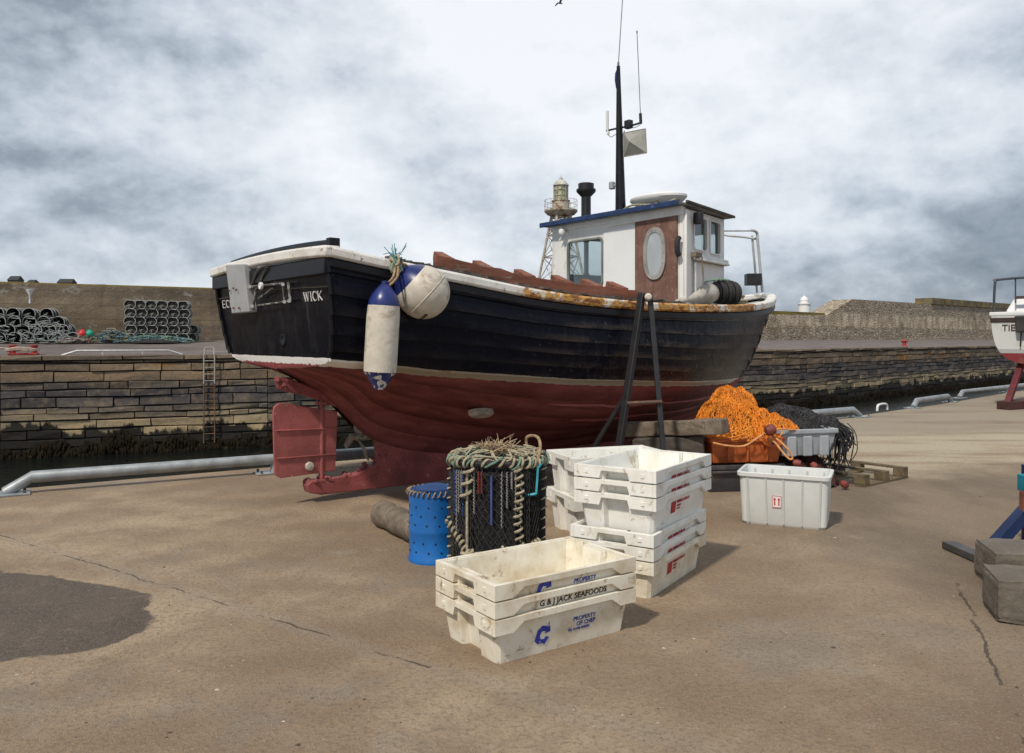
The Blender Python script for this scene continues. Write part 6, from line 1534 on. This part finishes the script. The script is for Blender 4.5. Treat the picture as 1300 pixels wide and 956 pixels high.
# ================================================================== CREELS ON THE FAR QUAY
def build_creels():
    base = Vector((-25.9 + 8.9, 46.0)); dW = Vector((8.9, 5.0)).normalized(); an = math.atan2(dW.y, dW.x)
    hoop_dk = MAT('creel_net', (.028, .024, .026), .95, vary=.6, vs=10, bump=0)
    def wall_pt(px, back):
        k = (px - 650) / F; a = Vector(WE[1]); b = Vector(WE[2]); d = b - a; t = (k * a.y - a.x) / (d.x - k * d.y); p = a + d * t; n = Vector((d.y, -d.x)).normalized(); return p + n * back
    def creel_proto(wd, ht, dp, hoop, rnd_top, netm):
        r = empty('creel'); hp = []
        if rnd_top:
            hp = [(-wd / 2, 0), (-wd / 2, ht * .45)] + [(-wd / 2 * math.cos(R(t)), ht * .45 + ht * .55 * math.sin(R(t))) for t in range(20, 170, 20)] + [(wd / 2, ht * .45), (wd / 2, 0)]
        else: hp = [(-wd * .3, 0), (-wd / 2, ht * .35), (-wd / 2, ht * .65), (-wd * .28, ht), (wd * .28, ht), (wd / 2, ht * .65), (wd / 2, ht * .35), (wd * .3, 0)]
        m = MB()
        for y in (0, dp * .5, dp): m.tube([(x, y, z + .02) for x, z in hp], .021, 5, True)
        m.tube([(-wd / 2, 0, .02), (-wd / 2, dp, .02)], .02, 5); m.tube([(wd / 2, 0, .02), (wd / 2, dp, .02)], .02, 5); m.build('frame', hoop, r)
        m = MB(); k = len(hp); vs = [(x * .96, .03, z * .96 + .03) for x, z in hp] + [(x * .96, dp, z * .96 + .03) for x, z in hp]
        m.add(vs, [(i, (i + 1) % k, k + (i + 1) % k, k + i) for i in range(k)] + [tuple(k + i for i in range(k))]); m.build('netting', netm, r, smooth=False)
        m = MB(); rn = random.Random(1)
        for i in range(3): m.tube([(rn.uniform(-wd / 2, 0), .0, rn.uniform(0, ht * .3)), (0, .02, ht * rn.uniform(.3, .6)), (rn.uniform(0, wd / 2), .0, rn.uniform(ht * .3, ht * .8))], .011, 4)
        m.build('door_lacing', hoop, r); return r
    proto = creel_proto(.60, .50, .75, creel_hoop, True, hoop_dk)
    rn = random.Random(12); first = True; rows = [(0, [-14, 3, 20, 36, 54, 72, 91]), (1, [-6, 12, 29, 46, 63, 80]), (2, [2, 20, 38, 56, 73]), (3, [0, 18, 37, 60])]
    rowname = ['bottom', 'second', 'third', 'top']
    for lv, xs in rows:
        for j, px in enumerate(xs):
            o = proto if first else copy_tree(proto); first = False
            p = wall_pt(px, 2.1 - lv * .05); o.location = (p.x, p.y, ZW - .12 + lv * .40); o.rotation_euler = (R(rn.uniform(-4, 4)), R(rn.uniform(-10, 10)), an * .35 + R(rn.uniform(-8, 8)))
            where = 'at the left end' if j == 0 else 'at the right end' if j == len(xs) - 1 else 'number %d from the left' % (j + 1)
            tag(o, 'round topped creel in the %s row of the left stack, %s' % (rowname[lv], ['leftmost', 'second from left', 'third from left', 'fourth from left', 'fifth from left', 'sixth from left', 'seventh from left'][j]), 'creel', 'round topped creels stacked by the breakwater')
    cnb = MAT('creel_net_brown', (.11, .095, .078), .95, vary=.7, vs=9, bump=0, spot=((.02, .018, .02), 10, .46, .56))
    proto = creel_proto(.56, .44, .7, creel_hoop, False, cnb); first = True
    m = MB(); hp = [(-.15, .02), (-.26, .16), (-.26, .28), (-.15, .43), (.15, .43), (.26, .28), (.26, .16), (.15, .02)]; m.prism(hp, lambda u, v, k: (u, (.10, .12)[k], v)); m.build('front_net', cnb, proto, smooth=False)
    for lv in range(5):
        for j in range(6):
            px = 161 + j * 13.2 + (lv % 2) * 1.5
            o = proto if first else copy_tree(proto); first = False
            p = wall_pt(px, 1.7); o.location = (p.x, p.y, ZW - .10 + lv * .435); o.rotation_euler = (R(rn.uniform(-2, 2)), R(rn.uniform(-6, 6)), an * .4 + R(rn.uniform(-3, 3)))
            tag(o, '%s creel in the %s layer of the square stack' % (['leftmost', 'second from left', 'third from left', 'fourth from left', 'fifth from left', 'rightmost'][j], ['bottom', 'second', 'middle', 'fourth', 'top'][lv]), 'creel', 'flat topped creels in the square stack')
    o = copy_tree(proto); p = wall_pt(238, 1.3); o.location = (p.x, p.y, ZW - .08); tag(o, 'lone creel standing low at the right of the square stack', 'creel'); 
    if 'group' in o: del o['group']
    o = copy_tree(proto); p = wall_pt(240, 1.3); o.location = (p.x, p.y, ZW + .35); tag(o, 'upper of two single creels right of the square stack', 'creel')
    if 'group' in o: del o['group']
    for px, c, lb in ((103, (.55, .02, .03), 'round red buoy on the far quay beside the creels'), (112, (.01, .30, .20), 'round green buoy on the far quay beside the creels')):
        p = wall_pt(px, 2.0); r = empty('round_buoy', (p.x, p.y, ZW + .33), 0, lb, 'buoy'); m = MB(); m.lathe([(.003, -.21), (.12, -.17), (.19, -.08), (.21, 0), (.19, .09), (.12, .17), (.05, .21), (.04, .26), (.003, .26)], 16); m.build('body', MAT('buoy_paint', c, .5, bump=0, vary=.15), r)
        m = MB(); m.tube([(.03 * math.cos(a), 0, .27 + .03 * math.sin(a)) for a in [i * .8 for i in range(8)]], .012, 5, True); m.build('eye', rubber, r)
    def rope_heap(px0, px1, h, mats, lb, sd):
        a = wall_pt(px0, 2.0); b = wall_pt(px1, 2.0); c = (a + b) / 2; L = (b - a).length; r = empty('rope_heap', (c.x, c.y, ZW - .12), an, lb, 'rope'); rn = random.Random(sd)
        for mt in mats:
            m = MB()
            for i in range(90 // len(mats)):
                x = rn.uniform(-L / 2, L / 2); hh = h * (1 - (2 * x / L) ** 2); z = rn.uniform(0, max(.05, hh)); rr = rn.uniform(.12, .3)
                m.tube([(x + rr * 1.3 * math.cos(t) + rn.uniform(-.04, .04), rn.uniform(-.3, .3) + rr * .5 * math.sin(t), z + .1 + rr * .4 * math.sin(t)) for t in [j * .78 for j in range(8)]], .018, 4, True)
            m.build('coils', mt, r)
        m = MB(); m.lathe([(L * .42, 0), (L * .36, h * .4), (L * .2, h * .8), (.01, h)], 14, Matrix.Diagonal((1, .5, 1, 1))); m.build('heap', hoop_dk, r)
    bl = MAT('pale_blue_rope', (.16, .27, .32), .9, vary=.4, vs=6, bump=0); gr = MAT('mint_rope', (.22, .34, .25), .9, bump=0, vary=.4, vs=6); pk = MAT('pink_rope', (.42, .20, .17), .9, bump=0, vary=.3, vs=6)
    rope_heap(122, 156, .6, [bl, bl, MAT('straw_rope', (.40, .36, .20), .9, bump=0)], 'mound of pale blue rope between the creel stacks', 3)
    rope_heap(150, 232, .22, [bl, gr], 'spread of blue green rope along the foot of the square stack', 4)
    rope_heap(78, 122, .22, [gr, pk], 'low tangle of pink and green rope in front of the small buoys', 5)
    # tangled lines over the left stack
    a = wall_pt(-10, 2.9); b = wall_pt(88, 2.9); r = empty('tangled_lines', (a.x, a.y, ZW), math.atan2((b - a).y, (b - a).x), 'pale lines tangled over the front of the left creel stack', 'rope'); L = (b - a).length; m = MB(); rn = random.Random(15)
    for i in range(34):
        x = rn.uniform(0, L); z = rn.uniform(.0, 1.4) * (1 - .35 * x / L); pts = [(x, rn.uniform(-.05, .1), z)]
        for k in range(3): x += rn.uniform(-.5, .6); z = max(.0, z + rn.uniform(-.5, .2)); pts.append((x, rn.uniform(-.08, .12), z))
        m.tube(spline(pts, 4), .014, 4)
    tag(m.build('line', MAT('pale_line', (.42, .46, .46), .9, bump=0), r), kind='stuff')
    p = wall_pt(38, .2); r = empty('wall_bracket', (p.x, p.y, ZW + 1.9), 0, 'small white bracket on the breakwater above the left creel stack', 'bracket'); m = MB(); m.lathe([(.05, 0), (.04, .4), (.16, .62), (.18, .7), (.02, .72)], 10); m.build('bracket', white_paint2, r)
build_creels()

# ================================================================== RIGHT EDGE: MOTOR BOAT, CRADLE, CONCRETE BLOCKS
def build_right():
    Z0 = 18.0; c = at(1258, 431, Z0); O = Vector((c.x + .78, 17.2, 0)); ang = R(38)
    r = empty('motor_boat', O, ang, 'white motor boat with red bottom and steel rail propped at the right edge', 'boat')
    # local x forward (away-right), y to port; transom at x = 0
    m = MB(); st = [0, .8, 2, 3.5, 5, 6, 6.6, 6.9]; hb = [1.15, 1.22, 1.28, 1.25, 1.0, .62, .28, .03]; kz = [.95, .86, .80, .78, .85, 1.05, 1.4, 1.9]; gz = [2.02, 2.02, 2.03, 2.08, 2.18, 2.28, 2.36, 2.4]
    wl = []; NN = 14; vs = []
    for x, b, k, g in zip(st, hb, kz, gz):
        for j in range(-NN, NN + 1):
            t = abs(j) / NN; y = b * (1 - (1 - t) ** 2.1) ** .62 * math.copysign(1, j) if j else 0; z = k + (g - k) * (t ** 2.0); vs.append((x, y, z)); wl.append(z - 1.20)
    w_ = 2 * NN + 1; m.add(vs, [(i * w_ + j, i * w_ + j + 1, (i + 1) * w_ + j + 1, (i + 1) * w_ + j) for i in range(len(st) - 1) for j in range(w_ - 1)] + [tuple(range(w_))])
    m.att = {'wl': wl}
    q = NT('motor_boat_paint'); w = q.attr('wl'); col = q.mix(q.m('LESS_THAN', w, 0.0), (.62, .63, .61), (.21, .03, .03)); col = q.mix(q.m('MULTIPLY', q.m('LESS_THAN', w, .09), q.m('GREATER_THAN', w, .0)), col, (.40, .41, .40)); col = q.mix(q.m('MULTIPLY', q.ramp(q.noise(3, 6, .6), .5, .75), .35), col, (.25, .23, .2)); mb_ = q.out(col, .4)
    m.build('hull', mb_, r, angle=60)
    m = MB(); vs = []
    for x, b, g in zip(st, hb, gz): vs += [(x, -b - .05, g), (x, b + .05, g), (x, b + .05, g + .09), (x, -b - .05, g + .09)]
    m.add(vs, [(i * 4 + j, (i + 1) * 4 + j, (i + 1) * 4 + (j + 1) % 4, i * 4 + (j + 1) % 4) for i in range(len(st) - 1) for j in range(4)] + [(3, 2, 1, 0), tuple(28 + j for j in range(4))]); m.build('gunwale', white_paint2, r, smooth=False, bevel=.02)
    m = MB(); m.box((.0, 0, 1.93), (.05, 2.34, .10)); m.build('rubbing_strake', MAT('brown_strake', (.06, .035, .028), .6), r, bevel=.01)
    m = MB(); m.box((2.0, 0, 2.28), (3.6, 1.9, .34), top=.88); m.build('coaming', white_paint2, r, smooth=False, bevel=.04)
    m = MB(); m.box((3.0, -.1, 2.75), (1.6, 1.2, .6), top=.8); m.build('cabin', white_paint2, r, smooth=False, bevel=.05)
    m = MB(); m.tube(spline([(.05, 1.12, 2.1), (.02, 1.08, 2.75), (.05, 1.0, 2.83), (.1, .0, 2.85), (.1, -1.0, 2.83), (.05, -1.1, 2.1)], 8), .028, 8); m.tube([(.12, .45, 2.1), (.12, .45, 2.84)], .035, 8); m.tube([(.1, .7, 2.3), (.1, .7, 2.84)], .016, 6); m.build('stern_rail', MAT('dull_rail', (.10, .11, .13), .5, .4), r)
    m = MB(); m.box((.12, .05, 2.42), (.08, 1.3, .06)); m.build('crossbar', MAT('brown_bar', (.08, .05, .045), .6), r)
    m = MB(); m.box((-.10, .35, 1.83), (.12, .50, .36), top=1.15); m.build('dark_cover', MAT('dark_cloth', (.05, .045, .045), .9, bump=.4), r, bevel=.03)
    m = MB()
    for y in (.52, .42, .30): m.tube([(-.08, y, 1.66), (-.05, y + .03, 1.35)], .016, 6)
    m.build('hanging_cables', rubber, r)
    T = Matrix.Translation((-.012, .93, 1.69)) @ Matrix.Rotation(R(-90), 4, 'Z') @ Matrix.Rotation(R(90), 4, 'X')
    text_mesh('TIE', .20, T, MAT('boat_letters', (.06, .03, .04), .6, bump=0), r)
    # red prop and its wooden foot
    a = gnd(1276, 520); r = empty('boat_stand', a, R(20), 'dark red diagonal prop standing on a wooden foot under the motor boat', 'stand')
    m = MB(); m.beam((.05, 0, .1), (.85, .25, 1.05), .12, .10); m.build('strut', maroon_steel, r, smooth=False, bevel=.01)
    m = MB(); m.beam((-.05, 0, .09), (1.2, .2, .09), .3, .17); m.build('foot', MAT('dark_red_timber', (.07, .025, .022), .9, vary=.5), r, smooth=False, bevel=.015)
    m = MB(); m.beam((1.15, .2, 0), (1.15, .2, 1.0), .12, .12); m.build('post', maroon_steel, r, smooth=False)
    # blue cradle close by
    f = gnd(1232, 697); r = empty('blue_cradle', f, 0, 'blue steel cradle brace on a flat rusty foot beside the concrete blocks', 'cradle'); O = f
    m = MB(); m.beam(gnd(1204, 691, .03) - O, gnd(1290, 728, .03) - O, .10, .05); m.build('foot_plate', MAT('foot_steel', (.10, .095, .09), .6, .3, spot=((.14, .07, .04), 8, .55, .7)), r, smooth=False, bevel=.006)
    p0 = at(1254, 695, 5.85) - O; p1 = at(1310, 640, 5.85) - O; m = MB(); m.beam(p0 + Vector((0, 0, -.04)), p1, .09, .08); m.build('brace', blue_steel, r, smooth=False, bevel=.006)
    m = MB(); m.beam(at(1306, 700, 5.9) - O, at(1306, 590, 5.9) - O, .07, .07); m.build('post', blue_steel, r, smooth=False, bevel=.006)
    m = MB(); m.box(at(1305, 613, 5.86) - O, (.10, .10, .12)); m.build('clamp', teal_steel, r, smooth=False, bevel=.008)
    m = MB(); m.beam(at(1301, 652, 5.83) - O, at(1301, 624, 5.83) - O, .05, .05); m.build('wooden_wedge', rust_wood, r, smooth=False)
    def block(px, py, w, d, h, rz, lb, z=0):
        p = gnd(px, py); m = MB(); rn = random.Random(int(px)); ca, sa_ = math.cos(rz), math.sin(rz)
        c = p + Vector((w / 2 * ca - d / 2 * sa_, w / 2 * sa_ + d / 2 * ca, h / 2 + z))
        n_ = 16; vs = []; fs = []
        def face(fx):
            o0 = len(vs)
            for i in range(n_ + 1):
                for j in range(n_ + 1):
                    p_ = fx(i / n_ * 2 - 1, j / n_ * 2 - 1); q_ = Vector((p_.x * w / 2, p_.y * d / 2, p_.z * h / 2))
                    ed = sum(1 for v_ in p_ if abs(v_) > .86) - 1
                    dd = max(0, ed) * (.008 + .018 * max(0, mnoise.noise(q_ * 9 + c))) + .004 * mnoise.noise(q_ * 22 + c)
                    vs.append(q_ - Vector(p_).normalized() * dd)
            for i in range(n_):
                for j in range(n_): fs.append((o0 + i * (n_ + 1) + j, o0 + (i + 1) * (n_ + 1) + j, o0 + (i + 1) * (n_ + 1) + j + 1, o0 + i * (n_ + 1) + j + 1))
        for sg in (-1, 1): face(lambda a_, b_: Vector((sg, a_, b_))); face(lambda a_, b_: Vector((a_, sg, b_))); face(lambda a_, b_: Vector((a_, b_, sg)))
        m.add(vs, fs); o = m.build('concrete_block', concrete_block, None, smooth=True, angle=50, loc=c, rz=rz); tag(o, lb, 'concrete block', 'concrete blocks at the right edge')
    block(1263, 752, .7, .42, .235, R(-14), 'rear concrete block at the right edge, against the blue brace')
    block(1266, 792, .8, .36, .235, R(-18), 'front concrete block at the right edge, nearest the camera')
    # gull
    p = at(711, 4, 60); r = empty('gull', p, R(20), 'grey gull gliding high in the sky above the wheelhouse', 'bird')
    m = MB(); gm = MAT('gull_grey', (.25, .25, .27), .8, bump=0)
    T = Matrix.Rotation(R(90), 4, 'Y'); m.lathe([(.004, -.24), (.05, -.1), (.075, 0), (.05, .12), (.02, .2), (.003, .24)], 10, T); m.build('body', gm, r)
    for s in (-1, 1):
        m = MB(); m.add([(.06, 0, .03), (-.1, 0, .03), (-.12, s * .3, .13), (.05, s * .28, .14), (-.16, s * .68, .02), (-.10, s * .66, .03)], [(0, 1, 2, 3), (3, 2, 4, 5)]); w = m.build('wing', gm, r); w.modifiers.new('s', 'SOLIDIFY').thickness = .02
build_right()

def build_debris():
    rn = random.Random(99); mats = [MAT('shell_bits', (.48, .44, .37), .8, bump=0), MAT('dark_grit', (.07, .055, .045), .9, bump=0)]; m = MB()
    for k in range(420):
        y = 3.0 + rn.random() ** 1.3 * 9; x = rn.uniform(-.68, .68) * y
        if x < -3.0 and y > 6: continue
        r_ = rn.uniform(.002, .006) if k % 14 else rn.uniform(.006, .011); a = rn.uniform(0, 6.28); n_ = 5; vs = []
        for i in range(n_): t = a + i * 6.283 / n_; q = r_ * rn.uniform(.5, 1.2); vs.append((x + q * math.cos(t) * 1.4, y + q * math.sin(t), .001))
        vs.append((x, y, r_ * .7)); m.add(vs, [(i, (i + 1) % n_, n_) for i in range(n_)], 0 if rn.random() < .55 else 1)
    tag(m.build('grit_and_shell_bits', mats, smooth=False), kind='stuff', label='scattered grit and broken shell bits on the quay concrete', cat='grit')
build_debris()
